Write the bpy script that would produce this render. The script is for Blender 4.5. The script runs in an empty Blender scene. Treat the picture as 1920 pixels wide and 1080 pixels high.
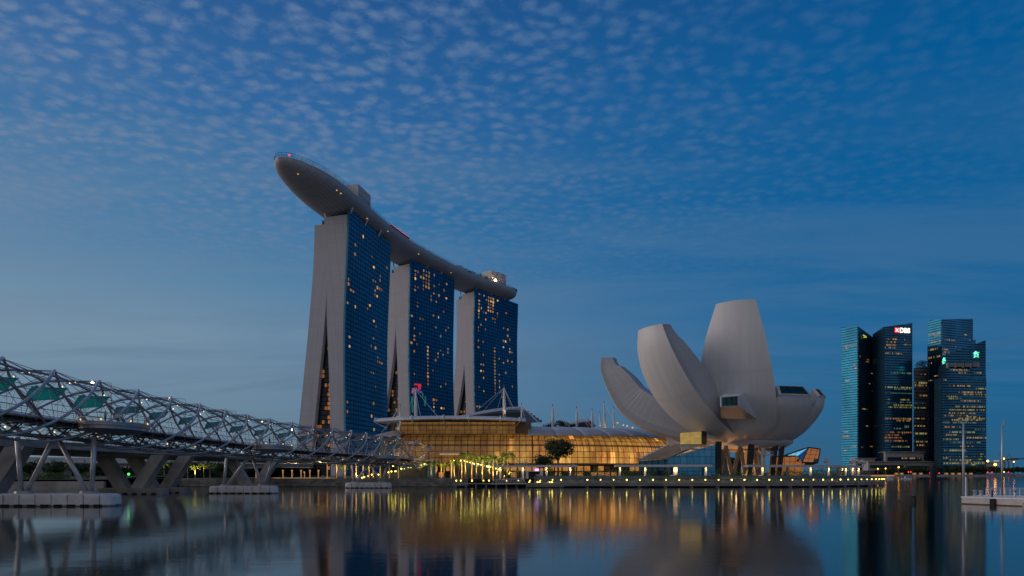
import bpy, bmesh, math, random
from mathutils import Vector, Matrix

R = math.radians
S = bpy.context.scene
COL = S.collection
random.seed(7)

# ------------------------------------------------------------------ camera
FPX, PX0, HZ, CH = 1280.0, 960.0, 888.0, 4.8      # focal length in photo pixels, centre column, horizon row, eye height
cam_d = bpy.data.cameras.new('camera')
cam = bpy.data.objects.new('camera', cam_d); COL.objects.link(cam)
cam.location = (0, 0, CH); cam.rotation_euler = (R(90), 0, 0)
cam_d.sensor_width = 36.0; cam_d.lens = 24.0
cam_d.shift_y = (HZ - 540.0) / 1920.0
cam_d.clip_start = 0.5; cam_d.clip_end = 30000
S.camera = cam
S.view_settings.view_transform = 'Standard'
S.view_settings.look = 'None'
S.view_settings.exposure = 0.0
S.view_settings.gamma = 1.0
S.render.resolution_x, S.render.resolution_y = 1024, 576
S.cycles.use_denoising = True
S.cycles.max_bounces = 6
S.cycles.glossy_bounces = 4
S.cycles.transmission_bounces = 4
S.cycles.sample_clamp_indirect = 6.0

def P(px, py, d):
    return Vector(((px - PX0) / FPX * d, d, CH + (HZ - py) / FPX * d))
def XZ(px, d): return (px - PX0) / FPX * d
def ZY(py, d): return CH + (HZ - py) / FPX * d

# ------------------------------------------------------------------ sky
SUN_EL, SUN_AZ = 4.0, 170.0         # degrees; azimuth measured from +X counter-clockwise
W = bpy.data.worlds.new('World'); S.world = W; W.use_nodes = True
nt = W.node_tree; N = nt.nodes; LK = nt.links; N.clear()
def nd(t, **kw):
    n = N.new(t)
    for k, v in kw.items(): setattr(n, k, v)
    return n
def mth(op, a, b=None, clamp=False):
    n = N.new('ShaderNodeMath'); n.operation = op; n.use_clamp = clamp
    for i, x in enumerate((a, b)):
        if x is None: continue
        if isinstance(x, (int, float)): n.inputs[i].default_value = x
        else: LK.new(x, n.inputs[i])
    return n.outputs[0]
def mixc(f, a, b, mode='MIX'):
    n = N.new('ShaderNodeMix'); n.data_type = 'RGBA'; n.blend_type = mode
    for s, x in ((0, f), (6, a), (7, b)):
        if isinstance(x, (int, float)): n.inputs[s].default_value = x
        elif isinstance(x, tuple): n.inputs[s].default_value = (*x, 1) if len(x) == 3 else x
        else: LK.new(x, n.inputs[s])
    return n.outputs[2]
def mapr(v, a, b, c=0.0, d=1.0, smooth=True):
    n = N.new('ShaderNodeMapRange'); n.interpolation_type = 'SMOOTHSTEP' if smooth else 'LINEAR'
    LK.new(v, n.inputs[0])
    for i, x in enumerate((a, b, c, d)): n.inputs[i + 1].default_value = x
    return n.outputs[0]
def ramp(v, stops):
    n = N.new('ShaderNodeValToRGB'); LK.new(v, n.inputs[0]); e = n.color_ramp.elements
    while len(e) < len(stops): e.new(0.5)
    for i, (p, c) in enumerate(stops): e[i].position = p; e[i].color = (*c, 1)
    return n.outputs[0]
def srgb(r, g, b):
    return tuple((c / 255 / 12.92) if c <= 10 else ((c / 255 + .055) / 1.055) ** 2.4 for c in (r, g, b))
def noise(vec, scale, detail=3, rough=.5, dist=0.0):
    n = N.new('ShaderNodeTexNoise'); LK.new(vec, n.inputs['Vector'])
    n.inputs['Scale'].default_value = scale; n.inputs['Detail'].default_value = detail
    n.inputs['Roughness'].default_value = rough; n.inputs['Distortion'].default_value = dist
    return n.outputs[0]
def mapping(vec, rot=(0, 0, 0), scale=(1, 1, 1), loc=(0, 0, 0)):
    n = N.new('ShaderNodeMapping'); LK.new(vec, n.inputs[0])
    n.inputs['Rotation'].default_value = rot; n.inputs['Scale'].default_value = scale; n.inputs['Location'].default_value = loc
    return n.outputs[0]

tc = nd('ShaderNodeTexCoord'); dirv = tc.outputs['Generated']
sep = nd('ShaderNodeSeparateXYZ'); LK.new(dirv, sep.inputs[0])
dx, dy, dz = sep.outputs
hor = mth('SQRT', mth('ADD', mth('MULTIPLY', dx, dx), mth('MULTIPLY', dy, dy)))
elev = mth('DIVIDE', mth('MAXIMUM', dz, 0.0), mth('MAXIMUM', hor, 0.02))      # tan of elevation
el = mth('MULTIPLY', mth('MINIMUM', elev, 1.0), 1.0)
az = mth('DIVIDE', dx, mth('MAXIMUM', hor, 0.02))                            # -1 left .. 1 right
azf = mapr(az, -0.62, 0.62)
left = ramp(el, [(0.0, srgb(104, 124, 140)), (0.10, srgb(112, 140, 160)), (0.19, srgb(118, 147, 168)), (0.28, srgb(86, 131, 166)), (0.38, srgb(58, 117, 164)), (0.52, srgb(50, 104, 160)), (0.72, srgb(40, 86, 144)), (1.0, srgb(26, 62, 112))])
right = ramp(el, [(0.0, srgb(42, 92, 128)), (0.10, srgb(26, 97, 142)), (0.22, srgb(14, 96, 149)), (0.36, srgb(6, 93, 150)), (0.55, srgb(3, 88, 147)), (0.72, srgb(12, 78, 136)), (1.0, srgb(10, 50, 100))])
base = mixc(azf, left, right)
nish = nd('ShaderNodeTexSky', sky_type='NISHITA', sun_disc=False)
nish.sun_elevation = R(SUN_EL); nish.sun_rotation = R(90 - SUN_AZ)
nish.ozone_density = 4.0; nish.dust_density = 0.6
# high thin broken cloud, laid on a flat layer overhead
inv = mth('DIVIDE', 1.0, mth('ADD', mth('MAXIMUM', dz, 0.0), 0.06))
pc = nd('ShaderNodeCombineXYZ')
LK.new(mth('MULTIPLY', dx, inv), pc.inputs[0]); LK.new(mth('MULTIPLY', dy, inv), pc.inputs[1])
pl = pc.outputs[0]
warp = nd('ShaderNodeVectorMath', operation='ADD'); LK.new(pl, warp.inputs[0])
wn = nd('ShaderNodeTexNoise'); LK.new(pl, wn.inputs['Vector']); wn.inputs['Scale'].default_value = 3.0; wn.inputs['Detail'].default_value = 2
wv = nd('ShaderNodeVectorMath', operation='SCALE'); LK.new(wn.outputs[1], wv.inputs[0]); wv.inputs['Scale'].default_value = 0.06
LK.new(wv.outputs[0], warp.inputs[1])
p1 = mapping(warp.outputs[0], rot=(0, 0, R(28)), scale=(1.0, 1.2, 1))
vor = nd('ShaderNodeTexVoronoi', feature='SMOOTH_F1'); LK.new(p1, vor.inputs['Vector']); vor.inputs['Scale'].default_value = 24.0; vor.inputs['Smoothness'].default_value = .45; vor.inputs['Randomness'].default_value = .9
puff = mth('ADD', mth('MULTIPLY', mth('SUBTRACT', .62, vor.outputs['Distance']), .9), mth('MULTIPLY', noise(p1, 24.0, 5, .62, .3), 1.25))
puff = mapr(puff, .50, 1.24)
veil = noise(mapping(pl, rot=(0, 0, R(20)), scale=(1, 1.5, 1)), 1.5, 3, .55, .3)
reg_el = mth('MULTIPLY', mapr(el, .17, .42), 1.0)
reg_az = mapr(az, .78, -.25, .22, 1.0)
region = mth('MULTIPLY', mth('MULTIPLY', reg_el, reg_az), mapr(veil, .25, .52, .35, 1.0))
thin = noise(mapping(pl, rot=(0, 0, R(-12)), scale=(.35, 1.3, 1)), 1.1, 5, .6, .5)
thin = mth('MULTIPLY', mapr(thin, .38, .68), mth('MULTIPLY', mapr(el, .05, .14), mapr(el, .62, .30)))
cloudcol = mixc(azf, srgb(106, 130, 165), srgb(60, 106, 154))
c1 = mixc(mth('MULTIPLY', mth('MULTIPLY', puff, region), .85), base, cloudcol)
c1 = mixc(mth('MULTIPLY', thin, .62), c1, mixc(azf, srgb(108, 134, 162), srgb(62, 110, 152)))
# low grey bars of cloud above the horizon
bn = nd('ShaderNodeCombineXYZ'); LK.new(az, bn.inputs[0]); LK.new(mth('SUBTRACT', el, mth('MULTIPLY', az, .14)), bn.inputs[1])
bars = noise(mapping(bn.outputs[0], scale=(2.2, 17, 1), loc=(3.3, 1.7, 0)), 1.0, 4, .55, .4)
bars = mth('MULTIPLY', mapr(bars, .50, .70), mth('MULTIPLY', mapr(el, .02, .07), mapr(el, .27, .15)))
c1 = mixc(mth('MULTIPLY', mth('MULTIPLY', bars, mapr(az, .1, -.2, .55, 1.0)), .6), c1, mixc(azf, srgb(94, 116, 142), srgb(66, 106, 142)))
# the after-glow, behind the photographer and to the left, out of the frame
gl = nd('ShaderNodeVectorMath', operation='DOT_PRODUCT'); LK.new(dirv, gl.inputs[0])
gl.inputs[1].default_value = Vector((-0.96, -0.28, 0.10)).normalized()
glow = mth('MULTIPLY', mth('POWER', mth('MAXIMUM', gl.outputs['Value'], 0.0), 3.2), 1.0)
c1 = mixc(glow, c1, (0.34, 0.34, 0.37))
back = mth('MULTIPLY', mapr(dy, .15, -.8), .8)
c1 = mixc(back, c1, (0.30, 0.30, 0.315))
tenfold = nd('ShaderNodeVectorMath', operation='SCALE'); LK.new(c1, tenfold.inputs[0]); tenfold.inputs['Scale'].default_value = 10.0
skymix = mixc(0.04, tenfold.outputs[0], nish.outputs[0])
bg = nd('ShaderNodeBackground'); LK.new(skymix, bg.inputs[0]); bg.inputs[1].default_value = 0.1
wo = nd('ShaderNodeOutputWorld'); LK.new(bg.outputs[0], wo.inputs[0])

# ------------------------------------------------------------------ last light of the sun
sd = bpy.data.lights.new('sun', 'SUN'); sun = bpy.data.objects.new('sun', sd); COL.objects.link(sun)
sd.energy = 1.25; sd.angle = R(45); sd.color = (1.0, 0.84, 0.73)
sv = Vector((math.cos(R(SUN_AZ)) * math.cos(R(14)), math.sin(R(SUN_AZ)) * math.cos(R(14)), math.sin(R(14))))
sun.rotation_euler = (-sv).to_track_quat('-Z', 'Y').to_euler()

# ------------------------------------------------------------------ materials
def newmat(name):
    m = bpy.data.materials.new(name); m.use_nodes = True
    t = m.node_tree
    b = t.nodes['Principled BSDF']
    return m, t, b
class T:                                  # tiny node helper for a material tree
    def __init__(s, t): s.t = t
    def n(s, ty, **kw):
        x = s.t.nodes.new(ty)
        for k, v in kw.items(): setattr(x, k, v)
        return x
    def l(s, a, b): s.t.links.new(a, b)
    def m(s, op, a, b=None, c=None):
        x = s.t.nodes.new('ShaderNodeMath'); x.operation = op
        for i, v in enumerate((a, b, c)):
            if v is None: continue
            if isinstance(v, (int, float)): x.inputs[i].default_value = v
            else: s.l(v, x.inputs[i])
        return x.outputs[0]
    def mix(s, f, a, b, mode='MIX'):
        x = s.t.nodes.new('ShaderNodeMix'); x.data_type = 'RGBA'; x.blend_type = mode
        for i, v in ((0, f), (6, a), (7, b)):
            if isinstance(v, (int, float)): x.inputs[i].default_value = v
            elif isinstance(v, tuple): x.inputs[i].default_value = (*v, 1)
            else: s.l(v, x.inputs[i])
        return x.outputs[2]
    def noise(s, vec, scale, detail=3, rough=.55):
        x = s.n('ShaderNodeTexNoise'); s.l(vec, x.inputs['Vector'])
        x.inputs['Scale'].default_value = scale; x.inputs['Detail'].default_value = detail; x.inputs['Roughness'].default_value = rough
        return x.outputs[0]
    def mapr(s, v, a, b, c=0., d=1.):
        x = s.n('ShaderNodeMapRange'); s.l(v, x.inputs[0])
        for i, k in enumerate((a, b, c, d)): x.inputs[i + 1].default_value = k
        return x.outputs[0]
    def map(s, vec, scale=(1, 1, 1), rot=(0, 0, 0)):
        x = s.n('ShaderNodeMapping'); s.l(vec, x.inputs[0]); x.inputs['Scale'].default_value = scale; x.inputs['Rotation'].default_value = rot
        return x.outputs[0]
def mul(c, k): return tuple(min(1, x * k) for x in c)
def simple(name, col, rough=.6, metal=0., var=.25, scale=.35, bump=0., stretch=(1, 1, 1), spec=.5):
    m, t, b = newmat(name); h = T(t)
    co = h.n('ShaderNodeTexCoord').outputs['Object']
    v = h.noise(h.map(co, stretch), scale, 5, .6)
    f = h.mapr(v, .3, .7)
    h.l(h.mix(f, mul(col, 1 - var), mul(col, 1 + var)), b.inputs['Base Color'])
    h.l(h.mapr(v, .3, .7, max(.02, rough - .1), min(1, rough + .1)), b.inputs['Roughness'])
    b.inputs['Metallic'].default_value = metal
    b.inputs['Specular IOR Level'].default_value = spec
    if bump:
        bp = h.n('ShaderNodeBump'); bp.inputs['Strength'].default_value = bump; bp.inputs['Distance'].default_value = .3
        h.l(h.noise(co, scale * 6, 4), bp.inputs['Height']); h.l(bp.outputs[0], b.inputs['Normal'])
    return m
def panelled(name, col, pw, ph, line=.75, lw=.06, rough=.6, var=.1, metal=0., spec=.4, tone=.08):
    """cladding laid out by UV in metres: joints and slight tone changes panel to panel, some weather streaks"""
    m, t, b = newmat(name); h = T(t)
    uv = h.n('ShaderNodeTexCoord').outputs['UV']; s = h.n('ShaderNodeSeparateXYZ'); h.l(uv, s.inputs[0])
    cx = h.m('DIVIDE', s.outputs[0], pw); cy = h.m('DIVIDE', s.outputs[1], ph)
    ix = h.m('FLOOR', cx); iy = h.m('FLOOR', cy)
    cb = h.n('ShaderNodeCombineXYZ'); h.l(ix, cb.inputs[0]); h.l(iy, cb.inputs[1])
    wn = h.n('ShaderNodeTexWhiteNoise', noise_dimensions='2D'); h.l(cb.outputs[0], wn.inputs[0])
    jx = h.m('LESS_THAN', h.m('FRACT', cx), lw); jy = h.m('LESS_THAN', h.m('FRACT', cy), lw)
    j = h.m('MAXIMUM', jx, jy)
    st = h.noise(h.map(uv, (.5, .03, 1)), 1.0, 5, .65)
    c = h.mix(h.mapr(st, .3, .72), mul(col, 1 - var), mul(col, 1 + var))
    c = h.mix(tone * 2, c, h.mix(wn.outputs[0], mul(col, .8), mul(col, 1.15)))
    c = h.mix(j, c, mul(col, line))
    h.l(c, b.inputs['Base Color']); b.inputs['Roughness'].default_value = rough
    b.inputs['Metallic'].default_value = metal; b.inputs['Specular IOR Level'].default_value = spec
    return m
def curtain(name, c0, c1, pw, ph, line=(.004, .01, .016), lwx=.12, lwy=.2, metal=.75, rough=.12, lit=None, thr=.93, power=1.0, tilt=.012):
    """glass curtain wall by UV in metres: mullions, floors, pane-to-pane tone, a few lit rooms"""
    m, t, b = newmat(name); h = T(t)
    uv = h.n('ShaderNodeTexCoord').outputs['UV']; s = h.n('ShaderNodeSeparateXYZ'); h.l(uv, s.inputs[0])
    cx = h.m('DIVIDE', s.outputs[0], pw); cy = h.m('DIVIDE', s.outputs[1], ph)
    cb = h.n('ShaderNodeCombineXYZ'); h.l(h.m('FLOOR', cx), cb.inputs[0]); h.l(h.m('FLOOR', cy), cb.inputs[1])
    wn = h.n('ShaderNodeTexWhiteNoise', noise_dimensions='2D'); h.l(cb.outputs[0], wn.inputs[0])
    j = h.m('MAXIMUM', h.m('LESS_THAN', h.m('FRACT', cx), lwx), h.m('LESS_THAN', h.m('FRACT', cy), lwy))
    big = h.noise(h.map(uv, (.02, .012, 1)), 1.0, 3)
    c = h.mix(wn.outputs[0], c0, c1)
    c = h.mix(h.mapr(big, .38, .62, 0, .75), c, mul(c0, .55))  # broad dark patches painted in as uneven reflections
    h.l(h.mix(j, c, line), b.inputs['Base Color'])
    b.inputs['Metallic'].default_value = metal
    h.l(h.m('ADD', h.m('MULTIPLY', j, .4), rough), b.inputs['Roughness'])
    # each pane sits a hair out of plane
    geo = h.n('ShaderNodeNewGeometry'); v1 = h.n('ShaderNodeVectorMath', operation='SUBTRACT'); h.l(wn.outputs[1], v1.inputs[0]); v1.inputs[1].default_value = (.5, .5, .5)
    v2 = h.n('ShaderNodeVectorMath', operation='SCALE'); h.l(v1.outputs[0], v2.inputs[0]); v2.inputs['Scale'].default_value = tilt
    v3 = h.n('ShaderNodeVectorMath', operation='ADD'); h.l(geo.outputs['Normal'], v3.inputs[0]); h.l(v2.outputs[0], v3.inputs[1])
    v4 = h.n('ShaderNodeVectorMath', operation='NORMALIZE'); h.l(v3.outputs[0], v4.inputs[0]); h.l(v4.outputs[0], b.inputs['Normal'])
    if lit:
        on = h.m('MULTIPLY', h.m('GREATER_THAN', wn.outputs[0], thr), h.m('SUBTRACT', 1.0, j))
        h.l(h.m('MULTIPLY', on, power), b.inputs['Emission Strength'])
        b.inputs['Emission Color'].default_value = (*lit, 1)
    return m
def glowing(name, col, strength, var=0.4, scale=1.0, each=0.):
    m, t, b = newmat(name); h = T(t)
    co = h.n('ShaderNodeTexCoord').outputs['Object']
    v = h.noise(co, scale, 2)
    b.inputs['Base Color'].default_value = (*mul(col, .3), 1)
    b.inputs['Emission Color'].default_value = (*col, 1)
    st = h.mapr(v, .3, .7, strength * (1 - var), strength * (1 + var))
    if each: st = h.m('MULTIPLY', st, h.mapr(h.n('ShaderNodeObjectInfo').outputs['Random'], 0, 1, 1 - each, 1 + each))
    h.l(st, b.inputs['Emission Strength'])
    return m
def broken_row(name, col, strength, pw=1.6):
    """a lit office floor seen through its mullions: bays of different brightness, some dark"""
    m, t, b = newmat(name); h = T(t)
    uv = h.n('ShaderNodeTexCoord').outputs['UV']; s = h.n('ShaderNodeSeparateXYZ'); h.l(uv, s.inputs[0])
    cx = h.m('DIVIDE', s.outputs[0], pw)
    wn = h.n('ShaderNodeTexWhiteNoise', noise_dimensions='2D'); cb = h.n('ShaderNodeCombineXYZ')
    h.l(h.m('FLOOR', cx), cb.inputs[0]); h.l(h.m('FLOOR', s.outputs[1]), cb.inputs[1]); h.l(cb.outputs[0], wn.inputs[0])
    on = h.mapr(wn.outputs[0], .25, 1.0, 0, strength)
    on = h.m('MULTIPLY', on, h.m('GREATER_THAN', h.m('FRACT', cx), .22))
    b.inputs['Base Color'].default_value = (.01, .03, .05, 1); b.inputs['Roughness'].default_value = .2
    b.inputs['Emission Color'].default_value = (*col, 1); h.l(on, b.inputs['Emission Strength'])
    return m

MAT = dict(
    white_clad=panelled('white_tower_cladding', (.50, .485, .535), 7.0, 3.4, .86, .06, .65, .07),
    fin=simple('pale_glass_fin', (.06, .22, .32), .2, .5),
    hull=panelled('hull_cladding', (.44, .46, .52), 1.6, 3.2, .62, .14, .7, .2, .1, .2),
    deck=simple('deck_stone', (.22, .21, .2), .8),
    dark=simple('dark_steel', (.03, .035, .04), .45, .6),
    mid=simple('grey_steel', (.17, .18, .2), .35, .8),
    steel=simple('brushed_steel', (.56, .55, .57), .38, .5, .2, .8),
    steel_dark=simple('darker_steel', (.40, .39, .41), .4, .5, .2, .8),  # darker grey steel for inner tubes, rods, struts and pods
    white=simple('white_paint', (.62, .62, .64), .5, 0, .12, .3),
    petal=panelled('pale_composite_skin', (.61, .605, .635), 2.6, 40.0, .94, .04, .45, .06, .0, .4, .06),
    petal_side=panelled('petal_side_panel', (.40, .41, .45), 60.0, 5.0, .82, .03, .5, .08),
    fascia=simple('pale_viaduct_concrete', (.55, .56, .58), .8, 0, .2, .25),
    concrete=simple('weathered_concrete', (.32, .305, .29), .85, 0, .35, .25, .15),
    concrete_dark=simple('bridge_concrete', (.42, .39, .365), .85, 0, .35, .25, .15),
    cap=simple('pale_precast_concrete', (.80, .77, .76), .8, 0, .2, .5, .1),
    quay=simple('stained_quay_stone', (.25, .235, .215), .9, 0, .6, .35, .3, (1, 1, 2.5)),
    rubber=simple('black_rubber', (.012, .012, .012), .8),
    pave=simple('paving', (.16, .15, .14), .85, 0, .3, .6),
    soil=simple('turf', (.03, .05, .018), .95, 0, .4, .2),
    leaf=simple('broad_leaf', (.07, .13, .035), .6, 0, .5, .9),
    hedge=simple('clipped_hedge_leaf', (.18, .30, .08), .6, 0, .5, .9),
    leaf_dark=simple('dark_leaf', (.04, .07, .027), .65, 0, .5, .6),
    frond=simple('palm_frond', (.15, .20, .03), .5, 0, .4, .8),
    bark=simple('bark', (.13, .095, .07), .9, 0, .35, 1.5),
    palmbark=simple('palm_trunk', (.26, .2, .15), .85, 0, .3, 1.2),
    canopy=simple('canopy_metal', (.60, .62, .68), .4, .1, .08, .2),
    roofmetal=panelled('ribbed_roof_metal', (.52, .52, .55), .9, 60.0, .8, .16, .45, .08, .1),
    teal=simple('teal_glass', (.05, .36, .38), .12, 0, .3, .5),
    teal_pale=simple('pale_teal_glass', (.10, .26, .30), .15, 0, .3, .5),
    railglass=simple('rail_glass', (.10, .15, .17), .12, .4),
    frame=simple('dark_frame', (.028, .02, .016), .5, .3),
    boat=simple('boat_gelcoat', (.85, .87, .9), .3),
    lampmetal=simple('galvanised_pole', (.45, .47, .52), .45, .6),
)
def tide(mat):
    t = mat.node_tree; h = T(t); b = t.nodes['Principled BSDF']; src = b.inputs['Base Color'].links[0].from_socket
    co = h.n('ShaderNodeTexCoord').outputs['Object']; s = h.n('ShaderNodeSeparateXYZ'); h.l(co, s.inputs[0])
    lvl = h.m('ADD', s.outputs[2], h.m('MULTIPLY', h.m('SUBTRACT', h.noise(h.map(co, (1.2, 1.2, .3)), 1.0, 5, .7), .5), .7))
    c = h.mix(h.mapr(lvl, .10, .32, .9, 0), src, (.07, .065, .04))
    st = h.noise(h.map(co, (1.6, 1.6, .12)), 1.0, 4, .7); c = h.mix(h.mapr(st, .55, .75, 0, .35), c, (.2, .18, .15))
    h.l(c, b.inputs['Base Color'])
for k_ in ('cap', 'quay'): tide(MAT[k_])
MAT['glass'] = curtain('tower_curtain_wall', (.02, .125, .21), (.035, .165, .27), 4.1, 3.45, (.006, .028, .05), .16, .2, .82, .16)
MAT['atrium'] = curtain('atrium_glazing', (.02, .03, .04), (.05, .06, .07), 2.2, 3.4, (.006, .006, .006), .12, .25, .3, .2, (1.0, .30, .05), .62, .34)
MAT['atrium_pale'] = curtain('pale_atrium_glazing', (.30, .34, .34), (.45, .47, .44), 3.0, 3.4, (.03, .04, .05), .1, .1, .2, .25, (1.0, .72, .36), .55, .16)
MAT['office_bright'] = curtain('bright_office_glass', (.010, .10, .18), (.018, .13, .22), 1.5, 4.0, (.004, .04, .07), .14, .3, .9, .12)
MAT['office_dark'] = curtain('dark_office_glass', (.03, .15, .27), (.05, .21, .35), 1.5, 4.0, (.008, .035, .07), .14, .36, .85, .14)
MAT['office_mid'] = curtain('blue_office_glass', (.06, .30, .50), (.09, .38, .60), 1.5, 4.0, (.012, .08, .15), .14, .36, .6, .14)
MAT['office_black'] = curtain('black_office_glass', (.035, .14, .24), (.055, .19, .30), 2.2, 4.0, (.010, .04, .07), .2, .4, .7, .2)
MAT['banded'] = panelled('banded_office_front', (.42, .46, .52), 1.6, 6.0, .3, .30, .4, .1, .3)
MAT['museum_glass'] = simple('green_museum_glass', (.015, .075, .07), .12, .5, .3, .2)
MAT['blueglass'] = curtain('blue_pavilion_glass', (.05, .24, .42), (.09, .34, .55), 2.0, 2.6, (.006, .02, .03), .06, .05, .7, .12, None, .9, 1, .03)
MAT['lowglass'] = curtain('lit_shop_glass', (.05, .09, .1), (.1, .14, .15), 2.2, 3.0, (.01, .01, .01), .08, .08, .3, .2, (.32, .62, .68), .25, .10)
WIN = [glowing('warm_room_light', (1.0, .56, .16), .5, .35, .4, .55), glowing('amber_room_light', (1.0, .42, .12), .26, .35, .4, .6),
       glowing('pale_room_light', (1.0, .62, .34), .13, .35, .4, .6)]
MAT['lampglow'] = glowing('yellow_lamp_glass', (1.0, .80, .12), 5.5, .1, 1, .5)
MAT['whiteglow'] = glowing('white_lamp_glass', (1.0, .84, .58), 9.0, .1)
MAT['orangeglow'] = glowing('sodium_lamp_glass', (1.0, .36, .04), 8.0, .1)
MAT['post_glow'] = glowing('glowing_post_face', (1.0, .55, .2), .35, .3)  # column shafts glow themselves, standing in for lamplight on their faces
MAT['red'] = glowing('red_light', (1.0, .03, .04), 2.0, .3)
MAT['green'] = glowing('green_light', (.08, 1.0, .16), 1.7, .1)

def translucent(mat, col, f):
    t = mat.node_tree; b = t.nodes['Principled BSDF']; o = t.nodes['Material Output']
    tr = t.nodes.new('ShaderNodeBsdfTranslucent'); tr.inputs[0].default_value = (*col, 1); mx = t.nodes.new('ShaderNodeMixShader'); mx.inputs[0].default_value = f
    t.links.new(b.outputs[0], mx.inputs[1]); t.links.new(tr.outputs[0], mx.inputs[2]); t.links.new(mx.outputs[0], o.inputs[0])
translucent(MAT['teal'], (.12, .60, .60), .6); translucent(MAT['teal_pale'], (.22, .46, .52), .6)
for k_ in ('leaf', 'leaf_dark', 'frond'): translucent(MAT[k_], (.09, .13, .02) if k_ != 'leaf_dark' else (.03, .05, .01), .3)

# ------------------------------------------------------------------ mesh builder
ORG = {}
class MB:
    def __init__(s): s.v, s.f, s.uv = [], [], []
    def add(s, vs, fs, uvs=None):
        o = len(s.v); s.v += [tuple(v) for v in vs]
        for i, f in enumerate(fs):
            s.f.append([o + k for k in f]); s.uv.append(uvs[i] if uvs else None)
    def grid(s, rows, uvrows=None, close=False):
        n = len(rows[0]); vs = [p for r in rows for p in r]; fs, us = [], []
        for i in range(len(rows) - 1):
            for j in range(n if close else n - 1):
                k = (j + 1) % n
                fs.append([i * n + j, i * n + k, (i + 1) * n + k, (i + 1) * n + j])
                if uvrows: us.append([uvrows[i][j], uvrows[i][k], uvrows[i + 1][k], uvrows[i + 1][j]])
        s.add(vs, fs, us if uvrows else None); return s
    def hexa(s, b, t):                      # b, t: four points each, counter-clockwise seen from above
        s.add(list(b) + list(t), [[3, 2, 1, 0], [4, 5, 6, 7], [0, 1, 5, 4], [1, 2, 6, 5], [2, 3, 7, 6], [3, 0, 4, 7]]); return s
    def box(s, c, sz, rz=0.):
        cx, cy, cz = c; hx, hy, hz = sz[0] / 2, sz[1] / 2, sz[2] / 2; ca, sa = math.cos(rz), math.sin(rz)
        q = [(cx + x * ca - y * sa, cy + x * sa + y * ca) for x, y in ((-hx, -hy), (hx, -hy), (hx, hy), (-hx, hy))]
        return s.hexa([(x, y, cz - hz) for x, y in q], [(x, y, cz + hz) for x, y in q])
    def prism(s, poly, z0, z1, uv=True):    # z0, z1 numbers or lists; side UVs in metres
        n = len(poly); a = z0 if isinstance(z0, (list, tuple)) else [z0] * n; b = z1 if isinstance(z1, (list, tuple)) else [z1] * n
        vs = [(x, y, a[i]) for i, (x, y) in enumerate(poly)] + [(x, y, b[i]) for i, (x, y) in enumerate(poly)]
        fs = [list(range(n))[::-1], list(range(n, 2 * n))]; us = [[(0, 0)] * n, [(0, 0)] * n]
        u = 0.
        for i in range(n):
            k = (i + 1) % n; L = math.hypot(poly[k][0] - poly[i][0], poly[k][1] - poly[i][1])
            fs.append([i, k, n + k, n + i]); us.append([(u, a[i]), (u + L, a[k]), (u + L, b[k]), (u, b[i])]); u += L
        s.add(vs, fs, us); return s
    def tube(s, pts, r, n=6, cap=True):
        pts = [Vector(p) for p in pts]; m = len(pts); rs = r if isinstance(r, (list, tuple)) else [r] * m
        rows = []; ref = None
        for i, p in enumerate(pts):
            t = (pts[min(i + 1, m - 1)] - pts[max(i - 1, 0)])
            if t.length < 1e-9: t = Vector((0, 0, 1))
            t.normalize()
            if ref is None:
                ref = Vector((0, 0, 1)) if abs(t.z) < .9 else Vector((1, 0, 0))
            a = t.cross(ref)
            if a.length < 1e-6: a = t.orthogonal()
            a.normalize(); b = t.cross(a).normalized(); ref = -b if (-b).dot(ref) > 0 else b
            rows.append([p + (a * math.cos(2 * math.pi * k / n) + b * math.sin(2 * math.pi * k / n)) * rs[i] for k in range(n)])
        o = len(s.v); s.grid(rows, close=True)
        if cap:
            s.f.append([o + k for k in range(n)][::-1]); s.uv.append(None)
            s.f.append([o + (m - 1) * n + k for k in range(n)]); s.uv.append(None)
        return s
    def lathe(s, prof, c=(0, 0, 0), n=16, close=True):
        rows = [[(c[0] + r * math.cos(2 * math.pi * k / n), c[1] + r * math.sin(2 * math.pi * k / n), c[2] + z) for k in range(n)] for r, z in prof]
        return s.grid(rows, close=True)
    def ball(s, c, r, n=8, m=5):
        return s.lathe([(max(1e-3, r * math.sin(math.pi * i / m)), -r * math.cos(math.pi * i / m)) for i in range(m + 1)], c, n)
    def build(s, name, mat, parent=None, origin=None, smooth=False, world=True):
        og = ORG[parent] if parent is not None else Vector(origin or (0, 0, 0))
        me = bpy.data.meshes.new(name)
        me.from_pydata([tuple(Vector(v) - og) for v in s.v] if world else s.v, [], s.f)
        if any(u is not None for u in s.uv):
            ul = me.uv_layers.new(name='uv'); k = 0; d = ul.data
            for f, u in zip(s.f, s.uv):
                for j in range(len(f)):
                    d[k].uv = u[j] if u else (0, 0); k += 1
        me.materials.append(MAT[mat] if isinstance(mat, str) else mat)
        if smooth:
            me.polygons.foreach_set('use_smooth', [True] * len(me.polygons))
        me.update()
        o = bpy.data.objects.new(name, me); COL.objects.link(o)
        if parent is not None: o.parent = parent
        else: o.location = og
        ORG[o] = og
        return o
def fixn(o):
    bm = bmesh.new(); bm.from_mesh(o.data); bmesh.ops.recalc_face_normals(bm, faces=bm.faces); bm.to_mesh(o.data); bm.free(); return o
def sharp(o, ang=35):
    o.data.polygons.foreach_set('use_smooth', [True] * len(o.data.polygons))
    try: o.data.set_sharp_from_angle(angle=R(ang))
    except Exception: pass
    return o
def tag(o, label, cat, group=None, kind=None):
    o['label'] = label; o['category'] = cat
    if group: o['group'] = group
    o['kind'] = kind or 'thing'
    return o
def struct(o): o['kind'] = 'structure'; return o
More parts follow.
